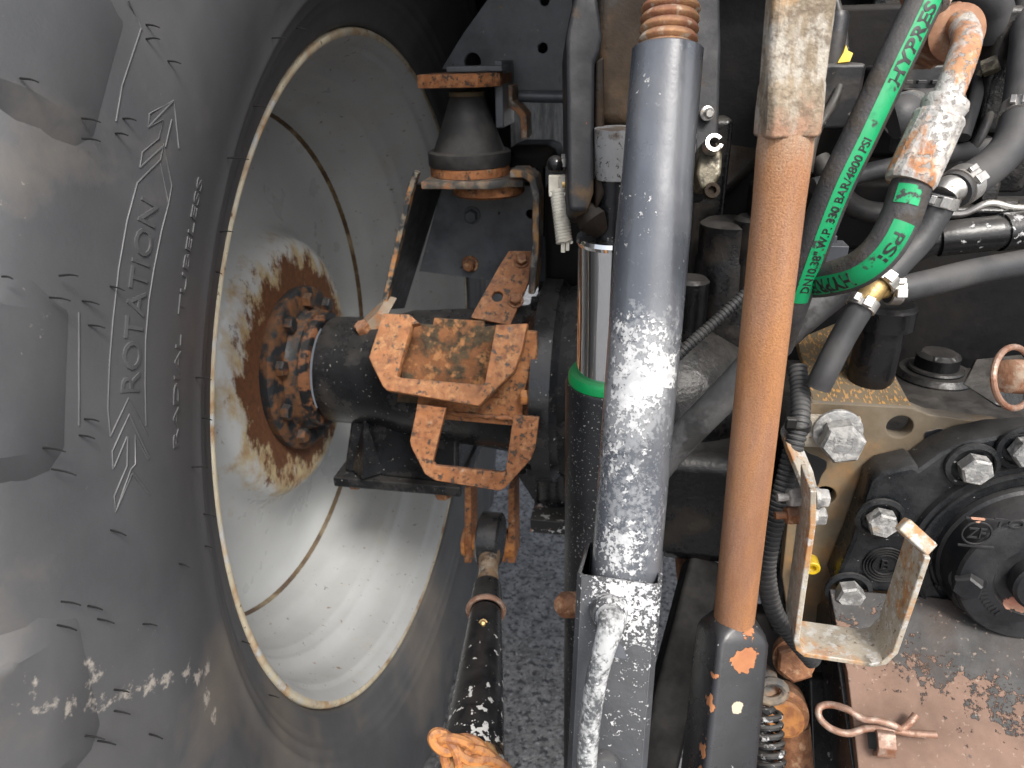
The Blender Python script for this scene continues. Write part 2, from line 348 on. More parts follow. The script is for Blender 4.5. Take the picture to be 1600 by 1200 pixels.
m_nut = mat('rusty_nut', (.36, .19, .11), .75, layers=[dict(col=(.22, .09, .045), th=.52, soft=.08, scale=45), dict(col=(.5, .38, .28), th=.57, soft=.06, scale=50)], bump=[(200, .8)], var=.2)
m_conduit = mat('conduit_plastic', (.035, .036, .038), .5, layers=[dict(col=(.11, .105, .1), th=.57, soft=.1, scale=18, rough=.8, amt=.5)])
m_tan = mat('bare_tan_plate', (.155, .122, .08), .6, .1, layers=[
    dict(col=(.42, .2, .05), col2=(.34, .19, .07), th=.575, soft=.09, scale=14, rough=.8, amt=.75, spots=[(atY(1300, 880, .57), .08, .13)]),
    dict(col=(.22, .19, .14), th=.55, soft=.1, scale=24, rough=.6, amt=.6), dict(col=(.11, .08, .05), th=.56, soft=.09, scale=18, rough=.8, amt=.6),
    dict(col=BLK, th=.80, soft=.012, scale=22, rough=.4, h=.7, detail=2, spots=[(atY(1262, 735, .57), .034, .5), (atY(1466, 690, .57), .024, .5), (atY(1245, 760, .57), .034, .4), (atY(1290, 960, .57), .02, .4)])], bump=[(180, .4)], var=.2, vscale=18)
m_vein = mat('tan_plate_orange_veins', (.15, .105, .05), .7, .1, layers=[dict(col=(.46, .23, .05), th=.565, soft=.03, scale=420, stretch=(1.2, .3, 1), rgh=.5, detail=2, h=.5)], bump=[(150, .5)], var=.3)
pinkA, pinkB = (.52, .2, .15), (.55, .3, .2)
m_cover = mat('gearbox_black_enamel', (.009, .010, .0115), .24, spec=.4, dust=.15, layers=[
    dict(col=(.045, .046, .048), th=.56, soft=.12, scale=26, rough=.5, amt=.6),
    dict(col=(.3, .29, .28), th=.73, soft=.012, scale=230, rough=.6, detail=2)], bump=[(90, .8), (260, .5)], var=.25)
m_hubcap = mat('gearbox_hub_enamel', (.013, .014, .016), .34, spec=.4, dust=.15, layers=[
    dict(col=(.05, .05, .052), th=.55, soft=.12, scale=26, rough=.55, amt=.6),
    dict(col=pinkA, col2=pinkB, th=.86, soft=.012, scale=60, rough=.8, h=-.5, spots=[(atY(1530, 803, .513), .014, .48), (atY(1575, 785, .513), .018, .45), (atY(1585, 882, .505), .018, .5), (atY(1487, 850, .513), .006, .5), (atY(1580, 938, .52), .03, .42)])], bump=[(90, .6), (260, .4)], var=.25)
hp = W(1480, 1110, .66)
m_hitch = mat('worn_hitch_plate', (.012, .0125, .014), .5, spec=.3, layers=[
    dict(col=(.21, .125, .088), col2=(.15, .085, .058), th=.50, soft=.016, scale=48, scale2=230, mix2=.35, rough=.68, h=-.6, cscale=32, rgh=.74, detail=9, grad=(W(1450, 1062, .60), nrm(W(1440, 1200, .54)-W(1460, 1030, .60)), .075, .26)),
    dict(col=(.04, .038, .036), th=.70, soft=.02, scale=60, rough=.6, amt=.8),
    dict(col=(.40, .31, .24), th=.64, soft=.03, scale=200, rough=.7, amt=.5), dict(col=(.10, .058, .038), th=.57, soft=.1, scale=17, rough=.8, amt=.35)], bump=[(140, .35), (500, .2)], var=.3, dust=.1)
lk = lambda x, y: W(x, y, .455+.05*(y-76)/824-.022)
m_link = mat('link_worn_grey_paint', (.075, .083, .098), .24, 0.0, layers=[
    dict(col=(.17, .175, .185), th=.54, soft=.1, scale=16, rough=.45, amt=.6, stretch=(1, 1, .5)),
    dict(col=(.30, .31, .32), th=.665, soft=.05, scale=150, scale2=420, mix2=.42, rough=.6, detail=5, amt=.6, spots=[(lk(1010, 540), .05, .24), (lk(985, 620), .045, .25), (lk(950, 700), .07, .14), (lk(990, 830), .06, .15)]),
    dict(col=(.40, .41, .42), col2=(.60, .60, .60), cscale=120, th=.705, soft=.016, scale=150, scale2=420, mix2=.42, rough=.75, h=.7, detail=5, spots=[
        (lk(1010, 540), .044, .24), (lk(985, 620), .036, .25), (lk(1045, 590), .022, .18), (lk(955, 505), .02, .17), (lk(945, 700), .05, .125), (lk(990, 840), .05, .14), (lk(1000, 730), .05, .09), (lk(985, 330), .06, .11), (lk(1003, 120), .03, .13), (lk(960, 870), .04, .14)]),
    dict(col=(.03, .03, .034), th=.70, soft=.015, scale=75, rough=.4)], bump=[(38, .5), (220, .2)], var=.2, vscale=14, spec=.9, coat=.5, dust=.15)
m_sleeve = mat('sleeve_speckled_paint', (.055, .058, .064), .35, 0.0, layers=[
    dict(col=(.45, .46, .47), col2=(.66, .66, .66), cscale=140, th=.665, soft=.016, scale=190, scale2=520, mix2=.5, rough=.75, h=.6, detail=4, spots=[(W(970, 900, .476), .05, .155), (W(1015, 970, .48), .06, .11), (W(960, 1000, .485), .06, .06), (W(930, 1150, .505), .05, .07), (W(1000, 1100, .498), .05, .06)])], bump=[(60, .6), (260, .4)], var=.2)
m_handle = mat('handle_scuffed_paint', (.09, .095, .10), .5, layers=[dict(col=(.45, .46, .46), th=.50, soft=.05, scale=60, scale2=300, mix2=.4, rough=.75, h=.5, amt=.9), dict(col=(.6, .6, .6), th=.6, soft=.03, scale=260, rough=.8)], bump=[(200, .5)])
m_rod = mat('rod_even_rust', (.34, .165, .088), .8, layers=[
    dict(col=(.40, .255, .185), th=.5, soft=.12, scale=11, stretch=(2, 2, .4), rough=.75, amt=.75, grad=(W(1215, 330, .42), (0, 0, 1), .1, .12)), dict(col=(.15, .075, .045), th=.585, soft=.1, scale=16, stretch=(2.5, 2.5, .35), amt=.55, rough=.7), dict(col=(.40, .33, .26), th=.5, soft=.12, scale=60, stretch=(1.5, 1.5, .4), rough=.65, grad=(W(1224, 235, .405), (0, 0, 1), .03, .35), amt=.8),
    dict(col=(.47, .20, .05), th=.53, soft=.12, scale=14, stretch=(2.5, 2.5, .5), amt=.6),
    dict(col=(.22, .09, .045), th=.54, soft=.06, scale=800, amt=.5)], bump=[(900, .9)], var=.12, vscale=30)
m_flat = mat('forged_end_worn_zinc', (.27, .215, .15), .65, .2, layers=[dict(col=(.42, .38, .32), th=.51, soft=.05, scale=90, rough=.7, stretch=(1, 1, .35)), dict(col=(.5, .28, .1), th=.59, soft=.06, scale=24, amt=.7), dict(col=(.33, .19, .12), th=.5, soft=.1, scale=40, stretch=(1.5, 1.5, .5), grad=(W(1232, 185, .405), (0, 0, -1), .02, .3)), dict(col=(.15, .11, .075), th=.57, soft=.05, scale=150, amt=.7)], bump=[(180, 2.2), (40, 2.5)], var=.2)
cl = lambda x, y: W(x, y, .526)
m_clevis = mat('clevis_black_chipped', (.016, .017, .020), .26, dust=.12, layers=[
    dict(col=(.40, .165, .065), col2=(.32, .12, .05), th=.86, soft=.012, scale=60, rough=.85, h=-.7, detail=4, spots=[(cl(1165, 1028), .022, .60), (cl(1120, 1055), .011, .6), (cl(1102, 1010), .011, .55), (cl(1092, 1100), .020, .5), (cl(1088, 1150), .022, .5), (cl(1084, 1200), .022, .5), (cl(1175, 985), .014, .5)]),
    dict(col=(.5, .42, .3), th=.9, soft=.02, scale=60, spots=[(cl(1152, 1105), .012, .6)]),
    dict(col=(.3, .3, .3), th=.73, soft=.01, scale=200, detail=2)], bump=[(50, .5)], var=.25)
m_arm = mat('lift_arm_black_casting', (.022, .0225, .025), .55, spec=.2, dust=.1, layers=[
    dict(col=(.34, .14, .07), th=.90, soft=.012, scale=60, rough=.85, h=-.5, spots=[(W(918, 190, .56), .012, .65), (W(896, 160, .56), .007, .6)]),
    dict(col=(.11, .075, .045), th=.66, soft=.06, scale=30, rough=.9, spots=[(W(935, 320, .58), .03, .25), (W(930, 200, .61), .03, .1)])], bump=[(110, .55), (260, .25)], var=.2)
m_thread = mat('rusty_thread', (.40, .21, .10), .6, .3, layers=[dict(col=(.25, .1, .05), th=.52, soft=.08, scale=60), dict(col=(.55, .45, .35), th=.6, soft=.05, scale=90, metal=.4)], bump=[(250, .8)])
m_stab = mat('stabiliser_black_flaked', (.010, .011, .013), .28, dust=.02, layers=[
    dict(col=(.70, .70, .68), th=.655, soft=.012, scale=75, rough=.75, h=.5, detail=3, spots=[(W(745, 1110, .76), .09, .07), (W(745, 1165, .72), .03, .2)]),
    dict(col=(.42, .19, .055), col2=(.50, .33, .16), th=.80, soft=.06, scale=40, rough=.85, spots=[(W(742, 1235, .69), .075, .65)])], bump=[(120, .6)], var=.3)
m_ropust = mat('orange_rust_bright', (.50, .21, .06), .85, layers=[dict(col=(.3, .11, .04), th=.53, soft=.06, scale=90)], bump=[(250, 1.0)], var=.2)
m_bracket = mat('hook_worn_galvanised', (.46, .41, .33), .6, .25, layers=[
    dict(col=(.38, .175, .07), col2=(.46, .25, .1), th=.56, soft=.05, scale=36, rough=.85, cscale=80, spots=[(W(1415, 920, .55), .045, .075)]),
    dict(col=(.10, .085, .06), th=.645, soft=.06, scale=28, rough=.8, spots=[(W(1330, 985, .55), .03, .14), (W(1255, 890, .55), .03, .05)]),
    dict(col=(.58, .56, .52), th=.57, soft=.04, scale=120, rough=.6, metal=.3), dict(col=(.2, .14, .09), th=.63, soft=.02, scale=220)], bump=[(240, 1.0)], var=.2)
m_copper = mat('copper_brown_wire', (.33, .185, .125), .5, .35, layers=[dict(col=(.48, .36, .29), th=.55, soft=.06, scale=120, rough=.5, metal=.5), dict(col=(.2, .08, .04), th=.58, soft=.05, scale=90)], bump=[(300, .4)])
m_yellow = mat('yellow_plastic', (.62, .42, .01), .5, bump=[(200, .2)])
m_white = mat('off_white_spring', (.50, .48, .42), .6, layers=[dict(col=(.3, .27, .22), th=.56, soft=.08, scale=40, amt=.6)], bump=[(200, .3)])
m_spring = mat('shiny_black_spring', (.02, .02, .021), .2, layers=[dict(col=(.5, .5, .5), th=.6, soft=.03, scale=130, rough=.5), dict(col=(.2, .12, .07), th=.66, soft=.03, scale=60, rough=.8)], bump=[(200, .5)])
m_silver = mat('pipe_flaked_silver', (.013, .013, .014), .25, layers=[dict(col=(.6, .6, .6), th=.70, soft=.02, scale=95, rough=.6, metal=.4, h=.6, spots=[(W(1515, 365, .6), .025, .17), (W(1575, 360, .6), .03, .24), (W(1560, 340, .6), .02, .12)])], bump=[(150, .5)])
m_latch = mat('grimy_olive_casting', (.085, .072, .045), .45, .4, layers=[dict(col=(.28, .25, .19), th=.57, soft=.05, scale=45, metal=.5, rough=.35), dict(col=(.03, .025, .015), th=.56, soft=.05, scale=60, rough=.8)], bump=[(150, 1.0)])

# ================================================================== GROUND
gm = MB().add([(-60, -60, 0), (60, -60, 0), (60, 120, 0), (-60, 120, 0)], [(0, 1, 2, 3)])
g = part('ground', gm, m_asph, label='dark grey asphalt yard under the tractor', kind='structure')

# ================================================================== WHEEL
wheel = thing('tractor_wheel', 'large tractor wheel with black lugged tyre and grey rust-stained dished rim', 'wheel', (C[0]-.25, C[1], 0))
XA = np.array([1., 0, 0]); REF = (0, 1, 0)
# tyre carcass: (offset along X from the rim edge, radius)
TP = [(-.56, .500), (-.585, .56), (-.60, .65), (-.585, .74), (-.57, .80), (-.42, .832), (-.27, .838), (-.12, .832), (.006, .812), (.034, .790), (.045, .768), (.050, .735),
      (.058, .69), (.058, .655), (.052, .625), (.045, .60), (.0378, .5780), (.0378, .5750), (.0358, .5720), (.0310, .5630), (.0306, .5600), (.0280, .5570),
      (.0230, .5490), (.0225, .5465), (.0205, .5440), (.016, .533), (.012, .5245), (.010, .5200), (.005, .5155), (-.012, .513), (-.02, .506)]
tyre = part('tyre', MB().lathe(C, XA, TP, 200, False, REF), m_tyre, wheel, 50)
_tr = [(r, x) for x, r in TP[11:]][::-1]; _TR = np.array([a for a, b in _tr]); _TX = np.array([b for a, b in _tr])
_o = np.argsort(_TR); _TR, _TX = _TR[_o], _TX[_o]
def tyre_x(r): return float(np.interp(r, _TR, _TX)) if r < .735 else float(np.interp(r, [.735, .745, .77, .80, .84], [.050, .054, .055, .045, .024]))
def on_tyre(x, y):                          # pixel -> (r, theta) on the side wall
    X = C[0]+.05
    for _ in range(25):
        q = atX(x, y, X); r = math.hypot(q[1]-C[1], q[2]-C[2]); X = .5*X+.5*(C[0]+tyre_x(r))
    return r, math.atan2(q[2]-C[2], q[1]-C[1])
def tyre_pt(r, a, h=0.0):
    r2 = r; dx = (tyre_x(r+.004)-tyre_x(r-.004))/.008; n = nrm((1, -dx*math.cos(a), -dx*math.sin(a)))
    return np.array([C[0]+tyre_x(r), C[1]+r*math.cos(a), C[2]+r*math.sin(a)])+n*h
# lugs: raised bars running from the shoulder to the middle of the tread
LUG = [(.0500, .732, 0), (.0535, .760, 0), (.0485, .784, 0), (.038, .808, .004), (.024, .836, .012), (-.004, .866, .03), (-.10, .873, .085), (-.24, .876, .165)]
BAS = [(.0460, .733), (.0440, .760), (.036, .778), (.024, .790), (.004, .802), (-.05, .815), (-.13, .825), (-.25, .83)]
lug_me = None
def lug_mb(side, a):
    vs = []; fs = []; n = len(LUG)
    for (x, r, sh), (bx, br) in zip(LUG, BAS):
        if side < 0: x, bx = -.54-x, -.54-bx
        for rr, xx, w in ((br, bx, 4.9), (r, x, 3.2), (r, x, -3.2), (br, bx, -4.9)):
            t = a+math.radians(w)+sh/.82
            vs.append((C[0]+xx, C[1]+rr*math.cos(t), C[2]+rr*math.sin(t)))
    for i in range(n-1):
        for k in range(3): fs.append((i*4+k, i*4+k+1, i*4+4+k+1, i*4+4+k))
    fs += [(0, 1, 2, 3), tuple((n-1)*4+k for k in range(4))]
    return MB().add(vs, fs)
for k in range(23):
    a = math.radians(156.3+k*360/23)
    for side, off in ((1, 0), (-1, math.radians(180/23))):
        part('tread_lug', lug_mb(side, a+off), m_tyre, tyre, 25, bevel=.004)
# moulded arrow outline round the lettering: thin ribs traced on the side wall
def rib(px, rad=.00065, closed=False):
    pts = []
    for (x0, y0), (x1, y1) in zip(px[:-1], px[1:]):
        n = max(1, int(math.hypot(x1-x0, y1-y0)/25))
        for k in range(n): pts.append(on_tyre(x0+(x1-x0)*k/n, y0+(y1-y0)*k/n))
    pts.append(on_tyre(*px[-1]))
    part('moulded_rib', MB().sweep([tyre_pt(r, a, .0002) for r, a in pts], rad, 6, 0), m_rib, tyre, 60)
for px in ([(172, 682), (168, 640), (171, 560), (176, 500), (185, 420), (198, 345), (214, 286), (250, 250)], [(228, 665), (226, 600), (227, 530), (232, 470), (240, 420), (252, 360), (263, 318), (250, 255)],
           [(263, 318), (268, 290), (255, 225), (250, 250)], [(172, 682), (200, 622), (230, 680)], [(176, 733), (175, 705), (201, 647), (231, 712), (233, 716)],
           [(178, 730), (198, 682)], [(199, 682), (198, 728), (178, 775), (180, 800), (204, 733), (211, 725), (210, 680), (231, 718)], [(204, 733), (233, 772)], [(180, 800), (206, 740), (234, 774)],
           [(218, 262), (222, 238), (248, 217), (254, 187), (231, 199), (233, 178), (271, 157), (279, 232)], [(218, 262), (255, 228)], [(258, 230), (268, 187)], [(231, 199), (271, 157)],
           [(123, 488), (123, 665)], [(220, 45), (205, 90), (190, 135), (181, 190)], [(200, 0), (213, 25), (221, 47)]):
    rib(px)
def arc_text(txt, p0, p1, hgt, name, h, bold):
    r0, a0 = on_tyre(*p0); r1, a1 = on_tyre(*p1)
    def f(u, v, k):
        return tyre_pt(r0+(r1-r0)*u+hgt*v, a0+(a1-a0)*u, (h if k else -.0008))
    return raised(name, txt, f, 1.0, m_rib, tyre, bold)
arc_text('ROTATION', (216, 612), (246, 322), .0165, 'raised_lettering', .0011, 0.0)
arc_text('RADIAL  TUBELESS', (278, 697), (316, 283), .0085, 'raised_lettering', .0009, 0.0)
hairs = [(33, 122, 32), (130, 185, 30), (131, 217, 30), (192, 185, 26), (180, 208, 26), (228, 38, 26), (228, 61, 26), (262, 95, 25), (95, 431, 32), (80, 465, 34), (128, 470, 28), (138, 508, 28), (172, 447, 27), (132, 655, 28), (124, 680, 30),
         (70, 700, 36), (83, 733, 40), (173, 828, 30), (98, 940, 32), (137, 947, 28), (152, 967, 30), (223, 975, 25), (92, 977, 35), (178, 1078, 28), (178, 1111, 28), (135, 1150, 30), (155, 1157, 32), (233, 1147, 26), (5, 432, 20), (425, 60, 22), (462, 45, 18), (396, 167, 22),
         (355, 247, 37), (344, 363, 22), (306, 590, 28), (316, 653, 20), (300, 730, 28), (318, 803, 20), (320, 853, 14), (378, 1001, 16), (338, 425, 12), (420, 1085, 20), (280, 880, 20)]
for x, y, l in hairs:
    r, a = on_tyre(x, y); p = tyre_pt(r, a, -.001); q = tyre_pt(r, a, 0); L = px2m(l, q)*1.05
    d = nrm((1, random.uniform(-.15, .1), random.uniform(-.12, .12)))
    part('vent_hair', MB().sweep([p, p+d*L*.6, p+d*L+np.array([0, 0, -.0012])], [.0007, .0006, .0004], 6, 2), m_hair, tyre)
# rim
RP = [(-.03, .505), (-.012, .5125), (-.003, .5135)]
lip = [(-.006, .5130), (.000, .5140), (.005, .5115), (.0060, .5070), (.0035, .5030)]
RB = [(.0030, .5032), (-.004, .497), (-.014, .4925), (-.020, .4905), (-.0225, .486), (-.028, .484), (-.052, .481), (-.068, .478), (-.080, .471), (-.088, .460), (-.094, .456), (-.104, .4545), (-.108, .449), (-.116, .447), (-.150, .4435), (-.164, .439), (-.176, .429), (-.186, .4235), (-.23, .420), (-.36, .425), (-.45, .46), (-.53, .485), (-.54, .512)]
rim = part('rim', MB().lathe(C, XA, RB, 160, False, REF), m_rim, wheel, 50)
part('rim_lip', MB().lathe(C, XA, lip, 160, False, REF), m_lip, rim, 60, label='cream rim lip flaking to rust')
DP = [(-.222, .4205), (-.231, .405), (-.2365, .38), (-.236, .33), (-.229, .28), (-.219, .247), (-.203, .229), (-.180, .219), (-.169, .211), (-.163, .199), (-.161, .18), (-.160, .14), (-.160, .10)]
disc = part('wheel_disc', MB().lathe(C, XA, DP, 160, False, REF), m_disc, wheel, 60, label='pale grey dished disc rusted brown around the hub')
part('weld_seam', MB().lathe(C, XA, [(-.2262, .416), (-.2235, .4175), (-.2210, .4196), (-.2170, .4206), (-.2145, .4218)], 120, False, REF), m_seam, disc, 60)
hub = part('hub_flange', MB().lathe(C, XA, [(-.165, .134), (-.156, .138), (-.146, .138), (-.142, .134), (-.139, .126), (-.138, .103), (-.133, .100), (-.120, .099), (-.118, .094)], 64, False, REF), m_hub, wheel, 30, label='rust-brown hub flange ringed with bolts')
for k in range(10):
    a = 2*math.pi*(k+.35)/10; p = C+np.array([-.1385, .117*math.cos(a), .117*math.sin(a)])
    bolt(hub, p, XA, .022, .012, m_hub, phase=(0, math.cos(a), math.sin(a)))
part('seal_ring', MB().lathe(C, XA, [(-.118, .095), (-.106, .0945), (-.104, .091), (-.103, .084)], 48, False, REF), m_seal, hub, 40)

# ================================================================== AXLE HOUSING
axle = thing('axle_housing', 'black cast axle tube running from the wheel hub to the gearbox', 'axle', (-.2, C[1], 0))
AO = np.array([0, C[1], C[2]])
ap = [(-.502, .080), (-.499, .087), (-.493, .089), (-.43, .090), (-.40, .094), (-.36, .104), (-.31, .108), (-.24, .112), (-.17, .120), (-.147, .150), (-.143, .162), (-.115, .162), (-.111, .156), (-.105, .150), (-.03, .17), (.10, .20)]
atube = part('axle_tube', MB().lathe(AO, XA, ap, 64, True, REF), m_black, axle, 35)
fb = MB().hexa([(-.47, .930, .697), (-.27, .920, .697), (-.27, 1.11, .697), (-.47, 1.10, .697), (-.455, .965, .80), (-.27, .95, .80), (-.27, 1.08, .80), (-.455, 1.07, .80)])
part('cast_foot', fb, m_black, axle, bevel=.008)
part('foot_plate', MB().box((-.372, 1.01, .690), (.108, .098, .009)), m_black, axle, bevel=.003)
part('cast_rib', MB().add([(-.452, .93, .705), (-.425, .905, .705), (-.398, .93, .705), (-.425, .945, .80)], [(0, 1, 3), (1, 2, 3), (0, 3, 2), (0, 2, 1)]), m_black, axle, 20)
for x, y in ((-.455, .945), (-.30, .935), (-.455, 1.07)):
    bolt(axle, (x, y, .682), (0, 0, -1), .026, .018, m_bolt_rust)
for k in range(12):
    a = 2*math.pi*(k+.5)/12
    bolt(axle, AO+np.array([-.144, .146*math.cos(a), .146*math.sin(a)]), (-1, 0, 0), .02, .012, m_ropust if k == 5 else m_black)

# ================================================================== CAB AND FENDER ABOVE (they shade the wheel)
fen = part('fender', MB().lathe(C, XA, [(-.62, .985), (-.62, .955), (.12, .955), (.12, .985)], 40, False, REF, 10, 118), m_body, label='black fender shell arching over the top of the tyre', cat='fender')
cab = thing('cab_shade_floor', 'black cab floor added above the rubber mount for its shade', 'cab floor', (.2, 1.5, 1.62))
part('floor_pan', MB().box((.40, 1.62, 1.70), (.66, .90, .09)), m_body, cab, bevel=.01)  # out of view; added and sized to shade the parts below
part('added_dark_panel', MB().box((-.10, 1.42, 1.45), (.18, .01, .20)), m_body, cab)  # dark sheet added behind the bracket holes so they read black
part('side_skirt', MB().box((-.262, 1.9, 1.32), (.012, .55, .40)), m_body, cab, bevel=.004)

# cab frame bracket with holes
cf = thing('cab_frame_bracket', 'blue-black steel bracket plate with round holes above the rubber mount', 'bracket', atY(800, 130, 1.17))
p0 = np.array([0, 1.17, 0]); nY = np.array([0, -1., 0])
pl = ppx([(690, 108), (722, 55), (768, -10), (850, -150), (905, -150), (892, 150), (884, 160), (812, 160), (800, 150), (797, 125), (760, 112)], p0, nY)
part('bracket_plate', plate_mb(pl, nY, .012, [(atY(738, 97, 1.17), .0135), (atY(848, 75, 1.17), .0075), (atY(851, 1, 1.17), .007)]), m_plateb, cf)
a, b = atY(812, 150, 1.163), atY(890, 152, 1.163)
part('rolled_lip', MB().sweep([a, b], .009, 12, 0), m_plateb, cf)
J = [atY(800, 132, 1.14), atY(800, 160, 1.14), atY(812, 168, 1.14), atY(822, 180, 1.14), atY(823, 214, 1.14)]
part('hooked_tab', MB().strip(J, (0, .05, 0), .010), mat('tab_rust_paint', (.10, .085, .07), .6, layers=[dict(col=(.36, .17, .08), th=.5, soft=.05, scale=40), dict(col=(.4, .36, .3), th=.58, soft=.05, scale=50)], bump=[(200, .6)]), cf, bevel=.002)

# ================================================================== CAB MOUNT
YM = 1.085
cm = thing('rubber_cab_mount', 'cone-shaped black rubber mount between two rusty plates', 'rubber mount', atY(735, 285, YM))
cx = atY(734, 250, YM)[0]
zb = atY(734, 268, YM)[2]; zt = atY(728, 150, YM)[2]; H = zt-zb
c0 = np.array([cx, YM, zb])
part('rubber_cone', MB().lathe(c0, (0, 0, 1), [(H*.17, .0595), (H*.19, .0585), (H*.5, .045), (H*.9, .0285), (H*.97, .026), (H, .023)], 48), m_rubber, cm, 40)
part('base_ring', MB().lathe(c0, (0, 0, 1), [(.010, .0610), (.012, .0625), (.030, .0625), (.032, .0600)], 48), m_rubber, cm, 40)
part('rusty_washer', MB().lathe(c0, (0, 0, 1), [(-.004, .059), (-.003, .0605), (.0095, .0605), (.010, .059)], 48), m_rust, cm, 40)
part('top_washer', MB().lathe(c0+np.array([0, 0, H]), (0, 0, 1), [(0, .026), (.006, .026)], 32), mat('mount_washer', (.12, .09, .05), .7, bump=[(200, .5)]), cm, 40)
z2 = atY(720, 115, YM-.06)[2]
xl, xr = atY(654, 128, YM-.06)[0], atY(782, 128, YM-.03)[0]
up = [(xl, YM-.065, z2), (xr-.025, YM-.065, z2), (xr, YM-.035, z2), (xr, YM+.06, z2), (xl+.015, YM+.06, z2), (xl, YM+.02, z2)]
part('upper_plate', plate_mb(up, (0, 0, 1), .018, bev=.002), m_rust, cm)
part('plate_side', MB().box((xr-.006, YM+.03, z2-.03), (.006, .045, .045)), m_plateb, cm, bevel=.002)
part('top_tab', MB().box((xl+.075, YM-.02, z2+.005), (.04, .02, .004)), m_plateb, cm, bevel=.002)
z3 = zb-.004
xl2, xr2 = atY(657, 272, YM-.07)[0], atY(806, 272, YM-.05)[0]
lp = [(xl2, YM-.07, z3), (xr2-.035, YM-.07, z3), (xr2-.012, YM-.05, z3), (xr2+.01, YM-.05, z3), (xr2+.01, YM+.075, z3), (xl2, YM+.075, z3)]
m_mp = mat('mount_plate_worn', (.06, .06, .058), .6, layers=[dict(col=(.26, .2, .14), th=.53, soft=.08, scale=40), dict(col=(.34, .15, .065), th=.58, soft=.05, scale=45)], bump=[(160, .8)], var=.3)
part('lower_plate', plate_mb(lp, (0, 0, 1), .011, bev=.002), m_mp, cm)
part('under_disc', MB().lathe(c0+np.array([.028, .0, -.034]), (0, 0, 1), [(0, .050), (.004, .055), (.018, .055)], 40), m_rust, cm, 40)
# bracket that carries the mount
mbk = thing('mount_carrier_bracket', 'black steel carrier with slanted side plate and rusty edges under the rubber mount', 'bracket', atY(700, 470, 1.08))
S = [atY(801, 268, YM-.06), atY(822, 268, YM-.06), atY(836, 277, YM-.06), atY(841, 300, YM-.06), atY(840, 380, YM-.07), atY(834, 452, YM-.07)]
part('curved_side_strap', MB().strip(S, (0, .05, 0), .010), mat('strap_streaked', (.05, .052, .055), .6, layers=[dict(col=(.34, .19, .08), th=.53, soft=.06, scale=30, stretch=(2, 2, .5)), dict(col=(.25, .24, .22), th=.58, soft=.06, scale=45)], bump=[(160, .8)], var=.3), mbk, bevel=.002)
q = [atY(648, 288, 1.03), atY(603, 484, 1.03), atY(632, 482, 1.15), atY(692, 290, 1.15)]
nn = nrm(np.cross(q[1]-q[0], q[3]-q[0])); nn = nn if nn[0] > 0 else -nn
part('slanted_side_plate', MB().prism(q, -nn*.010), mat('side_plate_black', (.010, .010, .011), .5, bump=[(60, .5)]), mbk, bevel=.001)
e0, e1, e2 = atY(652, 268, 1.025), atY(640, 305, 1.025), atY(600, 484, 1.025)
m_edge = mat('flecked_rust_edge', (.20, .17, .13), .75, layers=[dict(col=(.03, .035, .04), th=.5, soft=.04, scale=70), dict(col=(.42, .2, .08), th=.55, soft=.04, scale=50)], bump=[(200, .8)])
part('flange_edge', MB().strip([e0, e1, e2, atY(585, 500, 1.02), atY(556, 524, 1.00)], (0, .016, 0), .008), m_edge, mbk, bevel=.0015)
part('foot_tab', MB().hexa([atY(548, 527, .985), atY(580, 531, .985), atY(606, 492, .985), atY(590, 488, .985), atY(548, 527, .985)+[0, .05, .012], atY(580, 531, .985)+[0, .05, .012], atY(606, 492, .985)+[0, .05, .012], atY(590, 488, .985)+[0, .05, .012]]), mat('tab_pale_worn', (.34, .27, .2), .7, layers=[dict(col=(.4, .18, .08), th=.54, soft=.06, scale=50)], bump=[(200, .8)]), mbk, bevel=.002)
bolt(mbk, atY(569, 516, .985), (-.2, -.5, 1), .021, .014, m_bolt_rust)
bp = ppx([(690, 290), (838, 290), (836, 398), (800, 400), (765, 438), (655, 424)], np.array([0, 1.16, 0]), nY)
part('back_plate', plate_mb(bp, nY, .010, [(atY(829, 335, 1.16), .008)]), mat('back_plate_sheen', (.11, .12, .135), .33, layers=[dict(col=(.16, .17, .18), th=.52, soft=.1, scale=14, rough=.45, amt=.6), dict(col=(.28, .2, .13), th=.69, soft=.02, scale=60), dict(col=(.01, .01, .01), th=.70, soft=.02, scale=60)], bump=[(60, .5)], var=.3), mbk)
for x, y, mm in ((738, 336, m_plateb), (735, 412, m_bolt_rust)):
    bolt(mbk, atY(x, y, 1.159), nY, .019, .013, mm, washer=.0145)
# dark rounded frame rail behind the mount
fr = thing('frame_rail', 'rounded black frame rail end behind the rubber mount', 'frame rail', atY(850, 440, 1.24))
part('rail_end', MB().box(atY(838, 300, 1.27), (.045, .06, .085)), m_body, fr, bevel=.02)
part('rail_web', MB().box(atY(868, 345, 1.26), (.025, .05, .11)), m_plateb, fr, bevel=.01)

